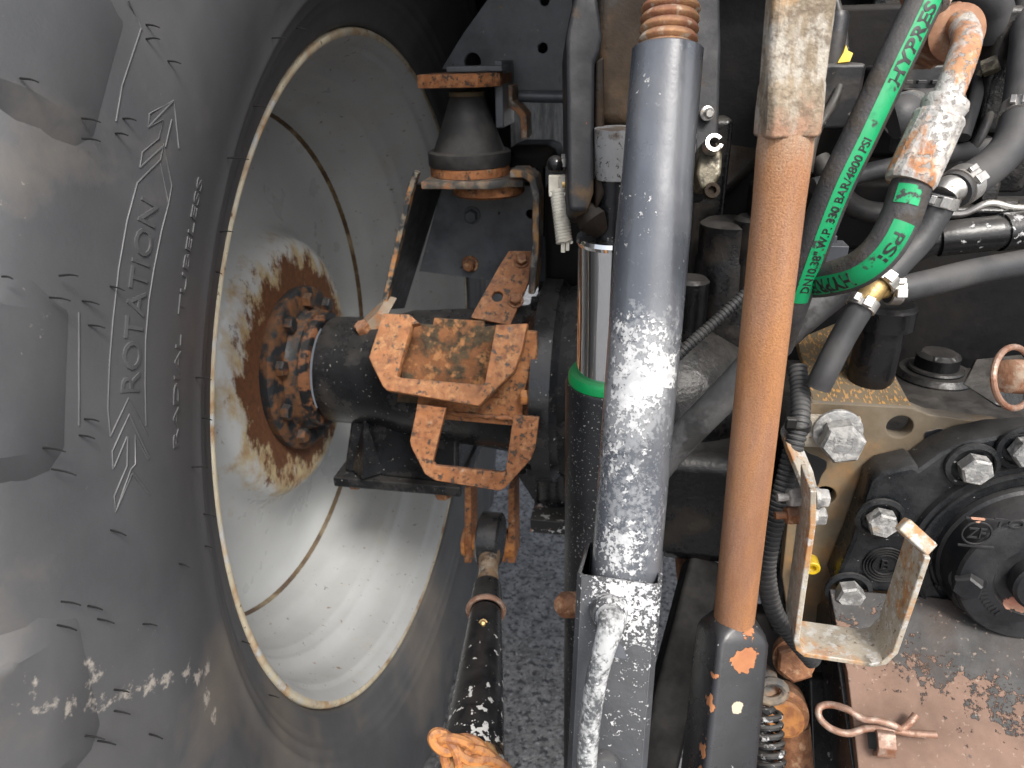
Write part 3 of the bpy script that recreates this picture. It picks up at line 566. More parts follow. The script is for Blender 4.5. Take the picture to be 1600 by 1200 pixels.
# ================================================================== RUSTY STEP BRACKET
st = thing('rusty_step_bracket', 'orange rusted two-tier step bracket bolted behind the axle tube', 'step bracket', W(745, 765, .95))
n1 = nrm((0, -.82, .57)); pA = W(700, 570, .955)
out = [(598, 489), (640, 491), (655, 505), (643, 507), (620, 587), (627, 590), (752, 601), (757, 598), (775, 507), (824, 505), (815, 548), (803, 580), (776, 606), (748, 634), (738, 633), (604, 610), (598, 604), (581, 570), (576, 558)]
part('upper_frame', plate_mb(ppx(out, pA, n1), n1, .016, bev=.002), m_step, st)
nb = nrm((0, -.97, .25)); pB = W(700, 550, 1.02)
part('cup_back', plate_mb(ppx([(640, 505), (676, 508), (678, 497), (755, 502), (757, 511), (785, 508), (790, 640), (620, 628)], pB, nb), nb, .008, bev=.001), m_stepd, st)
part('cup_floor', MB().add([onp(618, 590, pA, n1), onp(752, 603, pA, n1), onp(790, 618, pB, nb), onp(620, 606, pB, nb)]+[onp(x, y, pA, n1)+np.array([0, 0, -.008]) for x, y in ((618, 590), (752, 603))]+[onp(x, y, pB, nb)+np.array([0, 0, -.008]) for x, y in ((790, 618), (620, 606))], [(0, 1, 2, 3), (7, 6, 5, 4), (0, 4, 5, 1), (1, 5, 6, 2), (2, 6, 7, 3), (3, 7, 4, 0)]), m_stepd, st)
nc = nrm((0, -1, .08)); pC = W(740, 600, 1.0)
part('main_plate', plate_mb(ppx([(778, 512), (838, 520), (842, 652), (835, 668), (655, 652), (650, 640), (655, 612), (700, 612), (778, 622)], pC, nc), nc, .010, bev=.001), m_step, st)
n2 = nrm((.05, -.93, .37)); pD = W(740, 700, .965)
part('lower_frame', plate_mb(ppx([(652, 632), (697, 637), (676, 722), (680, 727), (784, 738), (790, 735), (802, 648), (842, 652), (836, 700), (829, 718), (790, 762), (780, 767), (680, 751), (664, 741), (643, 700), (640, 690)], pD, n2), n2, .012, bev=.0015), m_rust, st)
nE = nrm((0.1, -.75, .65)); pE = W(780, 460, 1.065)
part('rising_arm', plate_mb(ppx([(735, 496), (782, 412), (795, 392), (832, 392), (826, 440), (797, 508)], pE, nE), nE, .010, [(onp(777, 463, pE, nE), .0085)], bev=.001), m_rust, st)
for x, y in ((815, 408), (806, 470)): bolt(st, onp(x, y, pE, nE), nE, .016, .010, m_bolt_rust, washer=.012)
_a, _b2 = onp(660, 640, pC, nc), onp(838, 655, pC, nc)
part('weld_bead', MB().sweep([_a+(_b2-_a)*k/24+np.array([0, -.004, .0012*math.sin(k*2.2)]) for k in range(25)], [.0035+.0008*math.sin(k*1.9) for k in range(25)], 8, 0), m_rust, st, 60)
# small cross tie right of the step and lower tube fitting
tie = thing('paint_flaked_tie_bar', 'short flat bar with flaking red and grey paint right of the step', 'tie bar', atY(862, 680, .98))
nT = np.array([0, -1., 0])
part('flat_bar', plate_mb(ppx([(828, 642), (905, 644), (905, 684), (828, 678)], np.array([0, .93, 0]), nT), nT, .010), mat('flaked_red_grey', (.13, .12, .10), .6, layers=[dict(col=(.36, .12, .07), th=.55, soft=.015, scale=60, h=-.5), dict(col=(.33, .31, .28), th=.6, soft=.03, scale=50)], bump=[(200, .5)]), tie)
lf = thing('lower_black_casting', 'black casting with speckled ledge below the flaked tie bar', 'casting', atY(860, 830, 1.0))
part('cast_column', MB().lathe(atY(868, 800, 1.02), (0, 0, 1), [(0, .036), (.11, .036), (.13, .03), (.19, .03)], 28), m_black, lf)
part('cast_arm', MB().hexa([atY(806, 740, 1.0), atY(838, 738, 1.0), atY(846, 790, 1.0), atY(838, 790, 1.0)]+[atY(x, y, 1.0)+np.array([0, .04, 0]) for x, y in ((806, 740), (838, 738), (846, 790), (838, 790))]), m_black, lf, bevel=.003)
part('ledge', MB().box(atY(862, 808, .975), (.032, .03, .0135)), mat('ledge_speckled', BLK, .5, layers=[dict(col=(.6, .6, .6), th=.58, soft=.02, scale=80), dict(col=(.4, .18, .1), th=.63, soft=.02, scale=60)], bump=[(200, .5)]), lf, bevel=.002)

# ================================================================== STABILISER
sb = thing('black_stabiliser_arm', 'black tapered stabiliser arm with flaked white paint and rusty end', 'stabiliser', W(745, 1160, .74))
eye = [W(768, 800, 1.06), W(765, 850, 1.03), W(762, 880, 1.00)]
e_c = W(767, 842, 1.04); fwd_ = nrm(W(745, 1170, .74)-W(763, 890, .99)); sx = np.array([1., 0, 0])
part('eye_end', MB().lathe(e_c-sx*.0165, sx, [(0, .036), (.003, .040), (.030, .040), (.033, .036)], 32), m_black, sb)
part('neck', MB().sweep([W(765, 865, 1.02), W(763, 890, .99), W(762, 915, .97)], [.016, .0135, .0155], 20, 3), mat('neck_tan', (.26, .16, .085), .6, layers=[dict(col=(.42, .36, .28), th=.55, soft=.06, scale=60), dict(col=(.05, .03, .02), th=.58, soft=.05, scale=60)], bump=[(200, .5)]), sb)
part('locking_collar', MB().lathe(W(762, 914, .97), fwd_, [(0, .017), (.002, .019), (.04, .022), (.043, .020)], 28), m_black, sb)
body_p = [W(759, 958, .925), W(752, 1040, .85), W(744, 1120, .78), W(740, 1162, .745), W(738, 1260, .68), W(735, 1420, .60)]
part('tapered_tube', MB().sweep(body_p, [.0205, .0262, .0308, .0325, .0325, .0325], 36, 4), m_stab, sb)
_c = W(759, 957, .927); part('wire_ring', MB().lathe(_c, fwd_, [(-.004+.004*math.cos(t), .0235+.0035*math.sin(t)) for t in np.linspace(0, 2*math.pi, 9)], 32, False), m_copper, sb)
_g = W(755, 974, .885); part('grease_nipple', MB().lathe(_g, nrm(CAM-_g), [(0, .0055), (.004, .0055), (.005, .003), (.009, .0035), (.011, .002)], 14), m_brass, sb)
for x, xr_ in ((731, 12), (799, 11)):
    a0 = atY(x, 765, 1.0); 
    part('clevis_plate', MB().hexa([atY(x-6, 880, .98), atY(x+6, 880, .98), atY(x+6, 880, .98)+[0, .05, 0], atY(x-6, 880, .98)+[0, .05, 0], atY(x-5, 762, 1.0), atY(x+5, 762, 1.0), atY(x+5, 762, 1.0)+[0, .05, 0], atY(x-5, 762, 1.0)+[0, .05, 0]]), m_rust, sb, bevel=.002)
part('pivot_pin', MB().lathe(atY(722, 845, 1.0), sx, [(0, .012), (.004, .026), (.010, .026), (.010, .014), (.07, .014), (.07, .030), (.082, .030), (.082, .022), (.098, .022), (.10, .018)], 20), m_ropust, sb)
# rusty chain links hooked over the lower end
ch = thing('rusty_chain', 'orange rusty chain hooked round the lower end of the black stabiliser', 'chain', W(720, 1200, .70))
def link_mb(c, u, v, L, Wd, r):
    pts = [c+u*(L*math.cos(t))+v*(Wd*math.sin(t)) for t in np.linspace(0, 2*math.pi, 25)]
    return MB().sweep(pts, r, 8, 0, False)
for x, y, du, rr, L in ((692, 1160, (.6, .5), .0052, .012), (712, 1163, (1, .25), .0052, .015), (735, 1172, (1, .5), .005, .016), (752, 1188, (1, .6), .0052, .016), (765, 1202, (1, .3), .0055, .018), (705, 1185, (.2, 1), .005, .016)):
    c = W(x, y, .692); u = nrm(AX[0]*du[0]-AX[1]*du[1]); v = nrm(np.cross(AX[2], u)+AX[2]*random.uniform(-.8, .8))
    part('chain_link', link_mb(c, u, v, L, L*.55, rr), m_ropust, ch)

# ================================================================== LIFT ARM, CYLINDER, SPRING
la = thing('black_lift_arm_fork', 'black cast lift arm fork straddling the top of the speckled link', 'lift arm', W(915, 320, .58))
def bar(pxs, d, th, mb=None):
    pts = [W(x, y, dd) for (x, y), dd in zip(pxs, d if not np.isscalar(d) else [d]*len(pxs))]
    mb = mb or MB(); return mb.prism(pts, AX[2]*th)
part('left_tine', bar([(905, -260), (940, -260), (932, -20), (942, 55), (938, 78), (930, 95), (928, 300), (918, 330), (890, 330), (887, 300), (884, 62), (886, 45), (900, -20)], .565, .045), m_arm, la, bevel=.004)
part('right_tine', bar([(1085, -260), (1120, -260), (1128, 70), (1122, 290), (1110, 300), (1085, 300), (1080, 70)], .60, .04), m_arm, la, bevel=.004)
part('fork_web', bar([(925, -260), (1110, -260), (1105, 170), (1000, 200), (940, 190)], .66, .06), m_dirt, la, bevel=.01)
_g = W(1103, 177, .597); part('grease_nipple', MB().lathe(_g, nrm(CAM-_g+AX[0]*.2), [(0, .006), (.004, .006), (.005, .0035), (.008, .0045), (.011, .003)], 14), m_clip, la)
part('dirt_seam', bar([(930, 95), (944, 85), (946, 300), (930, 330)], .575, .035), m_dirt, la, bevel=.003)
lc_ = thing('chrome_lift_cylinder', 'hydraulic lift cylinder with chrome rod, green seal and black barrel', 'cylinder', W(925, 1200, .56))
ca = lambda y: (W(955, 280, .63), W(940, 590, .60))
A1, A2 = W(963, 200, .565), W(925, 1260, .98); dd_ = nrm(A2-A1)
def axpt(y):                                # point of the cylinder axis at photo row y
    lo, hi = 0.0, np.linalg.norm(A2-A1)*1.2
    for _ in range(40):
        mid = (lo+hi)/2; c = AX @ (A1+dd_*mid-CAM)
        if 600-F*c[1]/c[2] < y: lo = mid
        else: hi = mid
    return A1+dd_*lo
t_ = lambda y: float(np.dot(axpt(y)-A1, dd_))
part('rod_eye', MB().lathe(A1, dd_, [(t_(195), .0145), (t_(200), .0175), (t_(277), .0175), (t_(279), .0155)], 28), mat('eye_zinc_spotted', (.30, .30, .30), .5, .2, layers=[dict(col=(.05, .04, .03), th=.60, soft=.02, scale=260), dict(col=(.10, .07, .045), th=.66, soft=.05, scale=40, spots=[(axpt(198), .022, .3)])], bump=[(260, .6)]), lc_)
part('rod_neck', MB().lathe(A1, dd_, [(t_(278), .0155), (t_(372), .0165)], 28), m_black, lc_)
part('rod_collar', MB().lathe(A1, dd_, [(t_(366), .017), (t_(366)+.001, .0305), (t_(374), .0315), (t_(380), .0298)], 40), m_chrome, lc_)
part('chrome_rod', MB().lathe(A1, dd_, [(t_(375), .0292), (t_(660), .0292)], 48), m_chrome, lc_)
part('green_seal', MB().lathe(A1, dd_, [(t_(578), .0300), (t_(578)+.0005, .0350), (t_(578)+.004, .0372), (t_(578)+.010, .0372), (t_(578)+.0105, .032)], 48), m_green, lc_)
m_barrel = mat('barrel_black', BLK, .35, layers=[dict(col=(.42, .18, .06), th=.82, soft=.015, scale=70, rough=.85, h=-.5, spots=[(axpt(590)-AX[2]*.025-AX[0]*.02, .028, .31)]), dict(col=(.3, .3, .29), th=.66, soft=.015, scale=420, detail=2, rough=.7), dict(col=(.12, .05, .025), th=.7, soft=.03, scale=35)], bump=[(70, .4)], var=.3)
part('barrel', MB().lathe(A1, dd_, [(t_(578)+.0105, .0305), (t_(578)+.0106, .0385), (t_(578)+.013, .0398), (t_(1255)+.12, .0395)], 48), m_barrel, lc_)
part('oily_grime', MB().sweep([W(912, 325, .59), W(925, 345, .585), W(938, 362, .59)], [.008, .013, .007], 12, 4), m_dirt, lc_)
_b = W(887, 945, .60); part('side_bolt', MB().lathe(_b, nrm(CAM-_b-AX[0]*.6), [(-.01, .011), (.004, .011), (.010, .007)], 14), m_bolt_rust, lc_)
# small white spring
ws = thing('white_coil_spring', 'small off-white coil spring hanging from a bolt beside the lift arm', 'spring', W(882, 390, .60))
P0, P1 = W(872, 298, .595), W(882, 380, .60); dv = P1-P0; u_, v_, _d = frame_of(dv)
N_ = 17; co = [P0+dv*(k/(N_*12))+(u_*math.cos(2*math.pi*k/12)+v_*math.sin(2*math.pi*k/12))*.0058 for k in range(N_*12+1)]
part('coil', MB().sweep(co, .0016, 6, 0), m_white, ws)
part('core', MB().sweep([P0, P1], .0048, 10, 0), m_white, ws)
part('top_clip', MB().box(W(866, 288, .595), (.0045, .004, .008)).box(W(879, 288, .595), (.004, .004, .008)).box(W(872, 303, .595), (.0075, .004, .002)), m_white, ws, bevel=.001)
part('tail', MB().box(W(880, 385, .60), (.0018, .002, .005)).box(W(887, 384, .60), (.0015, .002, .004)), m_white, ws, bevel=.0005)
part('pin', MB().lathe(W(878, 288, .595), AX[0], [(0, .005), (.010, .005)], 12), m_brass, ws)
bb = thing('black_ball_stud', 'shiny black ball stud above the white coil spring', 'ball stud', W(868, 268, .59))
_b = W(868, 257, .59); part('ball', MB().lathe(_b-AX[0]*.007, AX[0], [(.007-.0075*math.cos(t), .0075*math.sin(t)) for t in np.linspace(.05, math.pi-.05, 12)], 20), mat('ball_black', (.012, .012, .013), .12, .4), bb)
part('stud_nut', MB().hexbolt(W(877, 253, .59), AX[0], .011, .008), m_clip, bb)

# ================================================================== SPECKLED LIFT LINK
ll = thing('speckled_lift_link', 'thick dark grey lift link tube covered in white paint flakes', 'lift link', W(950, 1250, .48))
LA, LB = W(1043, 76, .455), W(977, 900, .507); ld = nrm(LB-LA); LL = np.linalg.norm(LB-LA)
tt = lambda y: LL*(y-76)/(900-76)
part('upper_tube', MB().lathe(LA, ld, [(0, .0212), (.0012, .0229), (tt(240), .0232), (tt(265), .0234), (tt(290), .0243), (tt(330), .0248), (tt(700), .0247), (LL+.05, .0245)], 64), m_link, ll, 50)
th_ = []; z = -.026
while z < .004:
    th_ += [(z, .0178), (z+.0018, .0188), (z+.003, .0188), (z+.0048, .0163)]; z += .0062
part('thread', MB().lathe(LA, ld, th_, 40), m_thread, ll, 60)
part('square_shank', MB().box(LA-ld*.085, (.0115, .0115, .062), frame_of(ld, AX[0])), mat('shank_black', (.02, .02, .022), .5, bump=[(120, .6)]), ll, bevel=.002)
# lower square sleeve, open at the top
SA, SB = W(972, 877, .506), W(946, 1270, .556); sd = nrm(SB-SA); su, sv, _ = frame_of(sd, AX[0]*math.cos(.24)-AX[2]*math.sin(.24))
sl_mb = MB(); hw, hi_ = .0290, .0256; Ls = np.linalg.norm(SB-SA); vs = []
def sq(h, t, c=.004):
    return [SA+sd*t+su*a*h+sv*b*h for a, b in ((1-c/h, 1), (1, 1-c/h), (1, -1+c/h), (1-c/h, -1), (-1+c/h, -1), (-1, -1+c/h), (-1, 1-c/h), (-1+c/h, 1))]
Ls *= 1.7; rings = [sq(hi_, .05, .002), sq(hi_, .001, .002), sq(hi_+.0006, 0, .002), sq(hw-.0008, 0), sq(hw, .001), sq(hw, Ls)]
for r_ in rings: vs += r_
fs = [(i*8+k, i*8+(k+1) % 8, i*8+8+(k+1) % 8, i*8+8+k) for i in range(len(rings)-1) for k in range(8)]+[tuple(range(40, 48))]
part('square_sleeve', MB().add(vs, fs), m_sleeve, ll, 40, bevel=.0008)
hd = [W(952, 962, .468), W(955, 975, .461), W(945, 1010, .460), W(932, 1060, .464), W(922, 1130, .474), W(915, 1215, .486), W(912, 1260, .492), W(905, 1380, .515), W(900, 1440, .545)]
part('handle_bar', MB().sweep(hd, [.0095, .0088, .0075, .0072, .007, .007, .007, .007, .007], 16, 5), m_handle, ll)
_b = W(950, 955, .487); part('handle_boss', MB().lathe(_b, nrm(hd[0]-_b), [(0, .0135), (.010, .013), (.018, .011), (.022, .006)], 20), m_sleeve, ll)
_b = W(942, 1196, .512); part('lower_boss', MB().lathe(_b, -AX[2], [(0, .0125), (.008, .0125), (.012, .010)], 20), m_sleeve, ll)

# ================================================================== RUSTY ROD
rr = thing('rusty_lift_rod', 'straight orange-rusted round rod with flat forged top and black clevis', 'rod', W(1125, 1240, .56))
RD = .0152
rp = [(1229, 205, .405), (1226, 250, .407), (1197, 500, .452), (1171, 717, .498), (1146, 975, .545)]
ra, rb = W(*rp[0]), W(*rp[-1])
part('round_rod', MB().lathe(ra, rb-ra, [(-.004, RD*1.0), (.01, RD*1.04), (.04, RD), (np.linalg.norm(rb-ra)+.01, RD)], 48), m_rod, rr)
rdir = nrm(rb-ra); fu, fv, _ = frame_of(rdir, AX[0])
ft = ra-rdir*.095
FL = [(ft-rdir*.12, .0190, .0088), (ft+rdir*.055, .0168, .0092), (ra-rdir*.026, .0160, .0110), (ra-rdir*.012, .0156, .0150), (ra+rdir*.003, .0153, .0154)]
vs = []
for c, a, b in FL:
    for s1, s2 in ((1, .72), (.82, 1), (-.82, 1), (-1, .72), (-1, -.72), (-.82, -1), (.82, -1), (1, -.72)): vs.append(c+fu*a*s1+fv*b*s2)
fs = [(i*8+k, i*8+(k+1) % 8, i*8+8+(k+1) % 8, i*8+8+k) for i in range(len(FL)-1) for k in range(8)]+[tuple(range(8))[::-1], tuple(range(32, 40))]
part('forged_flat_end', MB().add(vs, fs), m_flat, rr, 30, bevel=.002)
CA, CB = W(1145, 975, .548), W(1115, 1265, .545); cd_ = nrm(CB-CA); cu_, cv_, _ = frame_of(cd_, AX[0]*math.cos(.16)+AX[2]*math.sin(.16)); Lc = np.linalg.norm(CB-CA)
def rrect(c, a, b, r, n=4):
    o = []
    for sx_, sy_, s0 in ((1, 1, 0), (-1, 1, 90), (-1, -1, 180), (1, -1, 270)):
        for k in range(n+1):
            t = math.radians(s0+90*k/n); o.append(c+cu_*(sx_*(a-r)+r*math.cos(t))+cv_*(sy_*(b-r)+r*math.sin(t)))
    return o
rings = [rrect(CA+cd_*t, a, b, r) for t, a, b, r in ((-.007, .0160, .0160, .0158), (-.005, .0172, .0172, .0150), (.002, .0200, .0200, .0085), (.009, .0212, .0212, .0050), (Lc*1.8, .0222, .0222, .0045))]
vs = sum(rings, []); n_ = len(rings[0])
part('black_clevis', MB().add(vs, [(i*n_+k, i*n_+(k+1) % n_, (i+1)*n_+(k+1) % n_, (i+1)*n_+k) for i in range(len(rings)-1) for k in range(n_)]+[tuple(range(n_))[::-1], tuple((len(rings)-1)*n_+k for k in range(n_))]), m_clevis, rr, 40)

# black lower links leaning behind
def beam(name, label, p, q, w_, h_, material, cat='lower link', rustp=None):
    o = thing(name, label, cat, q); d = np.asarray(q)-np.asarray(p); u, v, dn = frame_of(d, AX[0])
    part('bar', MB().box((np.asarray(p)+np.asarray(q))/2, (w_/2, h_/2, np.linalg.norm(d)/2), (u, v, dn)), material, o, bevel=.006); return o
lo = beam('black_lower_link', 'black lower link bar slanting down between sleeve and rod clevis', W(1100, 880, .82), W(935, 1540, .64), .042, .05, mat('flat_black', (.006, .006, .0065), .7, spec=.12, dust=.05, bump=[(60, .6)]))  # one very dark, low-gloss black over the whole bar
part('rusty_plate', MB().prism([W(1055, 830, .86), W(1072, 838, .86), W(1092, 900, .84), (W(1086, 960, .82)), W(1068, 960, .82)], AX[2]*.02), m_bolt_rust, lo, bevel=.002)

# ================================================================== TRANSMISSION BODY BEHIND
tb = thing('transmission_housing', 'oily black transmission housing filling the dark behind the rods', 'transmission', (.3, 1.1, .62))
part('main_case', MB().box((.46, 1.22, 1.02), (.50, .30, .40)), m_body, tb, bevel=.02)
part('upper_case', MB().box((.40, 1.14, 1.50), (.42, .26, .12)), m_dirt, tb, bevel=.02)
part('dirty_cover', MB().prism([W(925, 60, .86), W(1200, -40, .86), W(1215, 230, .84), W(1140, 300, .84), W(930, 330, .86)], AX[2]*.05), m_dirt, tb, bevel=.01)
part('side_casting', MB().box(W(888, 440, 1.19), (.035, .05, .17)), m_body, tb, bevel=.015)
part('case_rib', MB().box((.075, .93, 1.05), (.02, .05, .20)), m_wet, tb, bevel=.008)
_q = W(1128, 480, .84); part('domed_boss', MB().lathe(_q, (0, 0, 1), [(-.05, .045), (-.01, .042), (.005, .038), (.06, .036), (.064, .034), (.10, .034), (.104, .028)], 32), m_wet, tb, 50)
_q = W(1095, 610, .80); part('cast_shoulder', MB().lathe(_q, nrm((.3, -.6, .5)), [(-.10, .085), (-.02, .082), (.005, .072), (.018, .052), (.022, .0)], 32), m_wet, tb, 60)
part('low_shoulder', MB().box(W(1100, 760, .82), (.06, .06, .07)), m_wet, tb, bevel=.02)
for x, y, r_, h_ in ((1075, 500, .02, .05), (1170, 420, .022, .06)):
    part('small_boss', MB().lathe(W(x, y, .80), (0, 0, 1), [(-.03, r_), (h_-.004, r_), (h_, r_*.8)], 20), m_wet, tb)
for i, (x, y, d_, a, b, c) in enumerate(((1330, 130, .72, .05, .03, .07), (1400, 60, .75, .04, .04, .06), (1430, 130, .66, .045, .02, .016), (1580, 110, .62, .03, .03, .05), (1350, 330, .74, .05, .03, .035), (1560, 200, .70, .03, .02, .06), (1240, 360, .78, .05, .03, .05), (1500, 160, .78, .05, .03, .04))):
    part('valve_block', MB().box(W(x, y, d_), (a, b, c)), m_wet if i % 2 else m_body, tb, bevel=.006)
# oily rear case with hex cap
rc = thing('oily_rear_case', 'glossy wet black rear case with hexagonal filler cap above the tan plate', 'gear case', (.35, .68, .7))
part('case_block', MB().box((.42, .735, .86), (.27, .14, .105)), m_wet, rc, bevel=.012)
cw = atZ(1462, 575, .975)
part('cap_pad', MB().lathe(cw-[0, 0, .02], (0, 0, 1), [(-.02, .045), (.012, .043), (.018, .038)], 32), m_wet, rc)
part('hex_cap', MB().lathe(cw, (0, 0, 1), [(-.004, .030), (.0, .0302), (.002, .0285), (.0025, .0235), (.016, .0235), (.0205, .018)], 6 if False else 32).hexbolt(cw+[0, 0, .002], (0, 0, 1), .04, .018), m_wet, rc, 25)
tp = W(1385, 470, .60); part('post_cap', MB().lathe(tp-[0, 0, .035], (0, 0, 1), [(-.06, .019), (.012, .019), (.013, .0255), (.03, .0255), (.034, .022)], 28), m_wet, rc)
for x, y in ((1540, 300), (1570, 330)): bolt(rc, W(x, y, .62)-[0, 0, .01], (0, 0, 1), .018, .02, m_wet)
part('bolt_ledge', MB().box(W(1560, 335, .64), (.05, .03, .012)), m_wet, rc, bevel=.005)
part('web', MB().hexa([W(1500, 600, .62), W(1560, 640, .60), W(1600, 640, .62), W(1600, 600, .64), W(1520, 560, .64), W(1570, 570, .62), W(1610, 570, .64), W(1600, 550, .66)]), m_wet, rc, bevel=.004)

# ================================================================== TAN PLATE AND GEARBOX COVER
YP, YC = .575, .545
tpl = thing('tan_bare_plate', 'bare tan steel plate with flaking black paint behind the gearbox cover', 'plate', atY(1300, 1000, YP))
pY = np.array([0, YP, 0])
part('face_plate', plate_mb(ppx([(1270, 629), (1425, 637), (1452, 648), (1560, 662), (1640, 690), (1640, 900), (1310, 940), (1285, 1030), (1240, 1020), (1222, 900), (1236, 760), (1250, 640)], pY, nY), nY, .014, [(atY(1406, 667, YP), .0105), (atY(1288, 775, YP), .010)], bev=.001), m_tan, tpl)
t0 = [atY(1270, 627, YP+.003), atY(1425, 635, YP+.003)]
tq = [t0[0], t0[1], W(1345, 488, .70), W(1245, 530, .70)]
part('sloping_top', MB().prism(tq, (0, 0, -.008)), m_vein, tpl, bevel=.001)
yp_ = atY(1268, 884, YP-.012); part('yellow_plug', MB().lathe(yp_, nY, [(-.008, .0072), (.004, .0072), (.005, .006), (.0045, .0035), (.001, .003)], 20), m_yellow, tpl)
gb = thing('gearbox_cover', 'black cast gearbox cover with zinc bolts and round bearing hub', 'gearbox cover', atY(1500, 950, YC))
pC_ = np.array([0, YC, 0])
cov = [(1302, 912), (1330, 845), (1362, 752), (1380, 737), (1428, 726), (1436, 731), (1470, 706), (1510, 690), (1560, 680), (1620, 676), (1760, 690), (1860, 760), (1900, 880), (1860, 980), (1760, 990), (1600, 958), (1470, 935), (1308, 920)]
cover = part('cover_plate', plate_mb(ppx(cov, pC_, nY), nY, .030, bev=.004), m_cover, gb)
hc = atY(1600, 868, YC)
def ringpts(r, n=24): return [hc+np.array([r*math.cos(t), 0, r*math.sin(t)]) for t in np.linspace(0, 2*math.pi, n)]
part('raised_rim', MB().lathe(hc, nY, [(-.002, .0935), (.005, .0915), (.006, .084), (.004, .074), (-.004, .070)], 72, False), m_cover, gb, 50)
part('outer_lip', MB().lathe(hc, nY, [(.004, .0875), (.008, .0868), (.0085, .0845), (.005, .0830)], 72, False), m_cover, gb, 50)
hubc = part('bearing_hub', MB().lathe(hc, nY, [(.0, .070), (.004, .0685), (.006, .066), (.030, .0625), (.0325, .0605), (.033, .036), (.029, .033), (.028, .0)], 72, False), m_hubcap, gb, 30, label='black bearing hub chipped to pink primer')
part('shaft_cap', MB().lathe(hc, nY, [(.028, .0245), (.040, .0245), (.042, .022), (.042, 0)], 48, False), m_hubcap, hubc, 30)
for x, y, fr_ in ((1519, 727, .006), (1375, 810, .001), (1325, 922, .002), (1600, 700, .006)):
    p = atY(x, y, YC-.002)
    part('bolt_seat', MB().lathe(p, nY, [(0, .0205), (.002, .0200), (.003, .0165), (.0015, .0155)], 28, False), m_cover, gb)
    bolt(gb, p+nY*.001, nY, .0215, .012, m_zinc, washer=0, phase=(random.random(), 0, 1))
bolt(hubc, atY(1512, 905, YC-.026), nrm((-.4, -1, .0)), .020, .012, m_hubcap, washer=.014)
part('hub_ear', MB().lathe(atY(1510, 905, YC-.004), nY, [(0, .020), (.020, .018), (.022, .015)], 20), m_hubcap, hubc, 40)
# cast marks: ringed roundel, boxed emblem and worn cast lettering
ec = atY(1383, 882, YC-.0005)
for k, r_ in enumerate((.0105, .013, .0155, .018)):
    part('emblem_ring', MB().lathe(ec, nY, [(0, r_-.0008), (.0018, r_-.0003), (.0018, r_+.0003), (0, r_+.0008)], 40, False), m_cover, cover, 60)
def flat_text(name, txt, c, w_, h_, material, parent, yy, hh=.0009, tilt=0.0, bold=0.0):
    ct, s_ = math.cos(tilt), math.sin(tilt)
    def f(u, v, k):
        a, b = (u-.5)*w_, (v-.5)*h_
        return np.array([c[0]+a*ct-b*s_, yy-(hh if k else 0), c[2]+a*s_+b*ct])
    return raised(name, txt, f, 1.0, material, parent, bold)
flat_text('emblem_letter', 'B', ec, .007, .010, m_cover, cover, YC-.0003, .0018)
zc = atY(1526, 833, YC-.0335)
part('emblem_ring', MB().sweep([zc+np.array([.0105*math.cos(t), 0, .0105*math.sin(t)]) for t in np.linspace(0, 2*math.pi, 28)], .0009, 6, 0, False), m_hubcap, hubc, 60)
flat_text('emblem_letters', 'ZF', zc, .013, .0095, m_hubcap, hubc, YC-.0328, .0014)
for dz in (.0135, -.0125): part('emblem_bar', MB().box(zc+[.002, 0, dz], (.013, .0008, .0007)), m_hubcap, hubc)
for t_a in np.linspace(198, 236, 8):
    a = math.radians(t_a); c = hc+np.array([.0435*math.cos(a), -.033, .0435*math.sin(a)])
    part('cast_mark', MB().box(c, (.0028, .0009, .0011), (np.array([math.cos(a), 0, math.sin(a)]), np.array([0, 1, 0]), np.array([-math.sin(a), 0, math.cos(a)]))), m_hubcap, hubc)
flat_text('cast_letters', 'TO', atY(1577, 818, YC-.033), .022, .008, m_hubcap, hubc, YC-.0325, .0014)
for k in range(5):
    c = atY(1436+k*8, 912+k*1.2, YC); part('cast_mark', MB().box(c+[0, -.0006, 0], (.0016, .0008, .0026)), m_cover, cover)

# ================================================================== HITCH PLATE, CLIP
hn = nrm((-.05, -.62, .78)); hP = atY(1450, 945, YC-.012)
hit = thing('worn_hitch_plate', 'sloping hitch plate with black paint worn down to pinkish rust', 'hitch plate', onp(1450, 1190, hP, hn))
part('top_plate', plate_mb(ppx([(1296, 920), (1450, 932), (1620, 955), (1980, 1010), (1980, 1480), (1376, 1480), (1350, 1290), (1340, 1190), (1324, 1050), (1308, 985)], hP, hn), hn, .012, bev=.001), m_hitch, hit)
b0 = onp(1318, 1010, hP, hn); part('side_web', MB().prism([onp(1298, 926, hP, hn)-hn*.012, onp(1350, 1290, hP, hn)-hn*.012, onp(1350, 1290, hP, hn)-hn*.08, onp(1298, 926, hP, hn)-hn*.08], (.012, 0, 0)), m_black, hit, bevel=.001)
lgc = onp(1377, 1162, hP, hn); hup = nrm(hn*.5+np.array([0, 0, .8])); hlat = nrm(np.cross(hn, (0, 1, 0)))
lat = nrm(onp(1400, 1144, hP, hn)-onp(1360, 1139, hP, hn)); fwdv = nrm(np.cross(lat, hn)); fwdv = fwdv if fwdv[1] > 0 else -fwdv
lug_pts = [lgc-fwdv*.008+hn*(-.004), lgc-fwdv*.008+hn*.010, lgc-fwdv*.003+hn*.016, lgc+fwdv*.006+hn*.016, lgc+fwdv*.010+hn*.010, lgc+fwdv*.010-hn*.004]
part('pin_lug', MB().strip(lug_pts, lat*.014, .004), m_copper, hit, bevel=.001)
clp = thing('copper_spring_clip', 'bent copper-brown spring clip pushed through the hitch plate lug', 'spring clip', onp(1370, 1130, hP, hn))
ch_ = hP+hn*.011
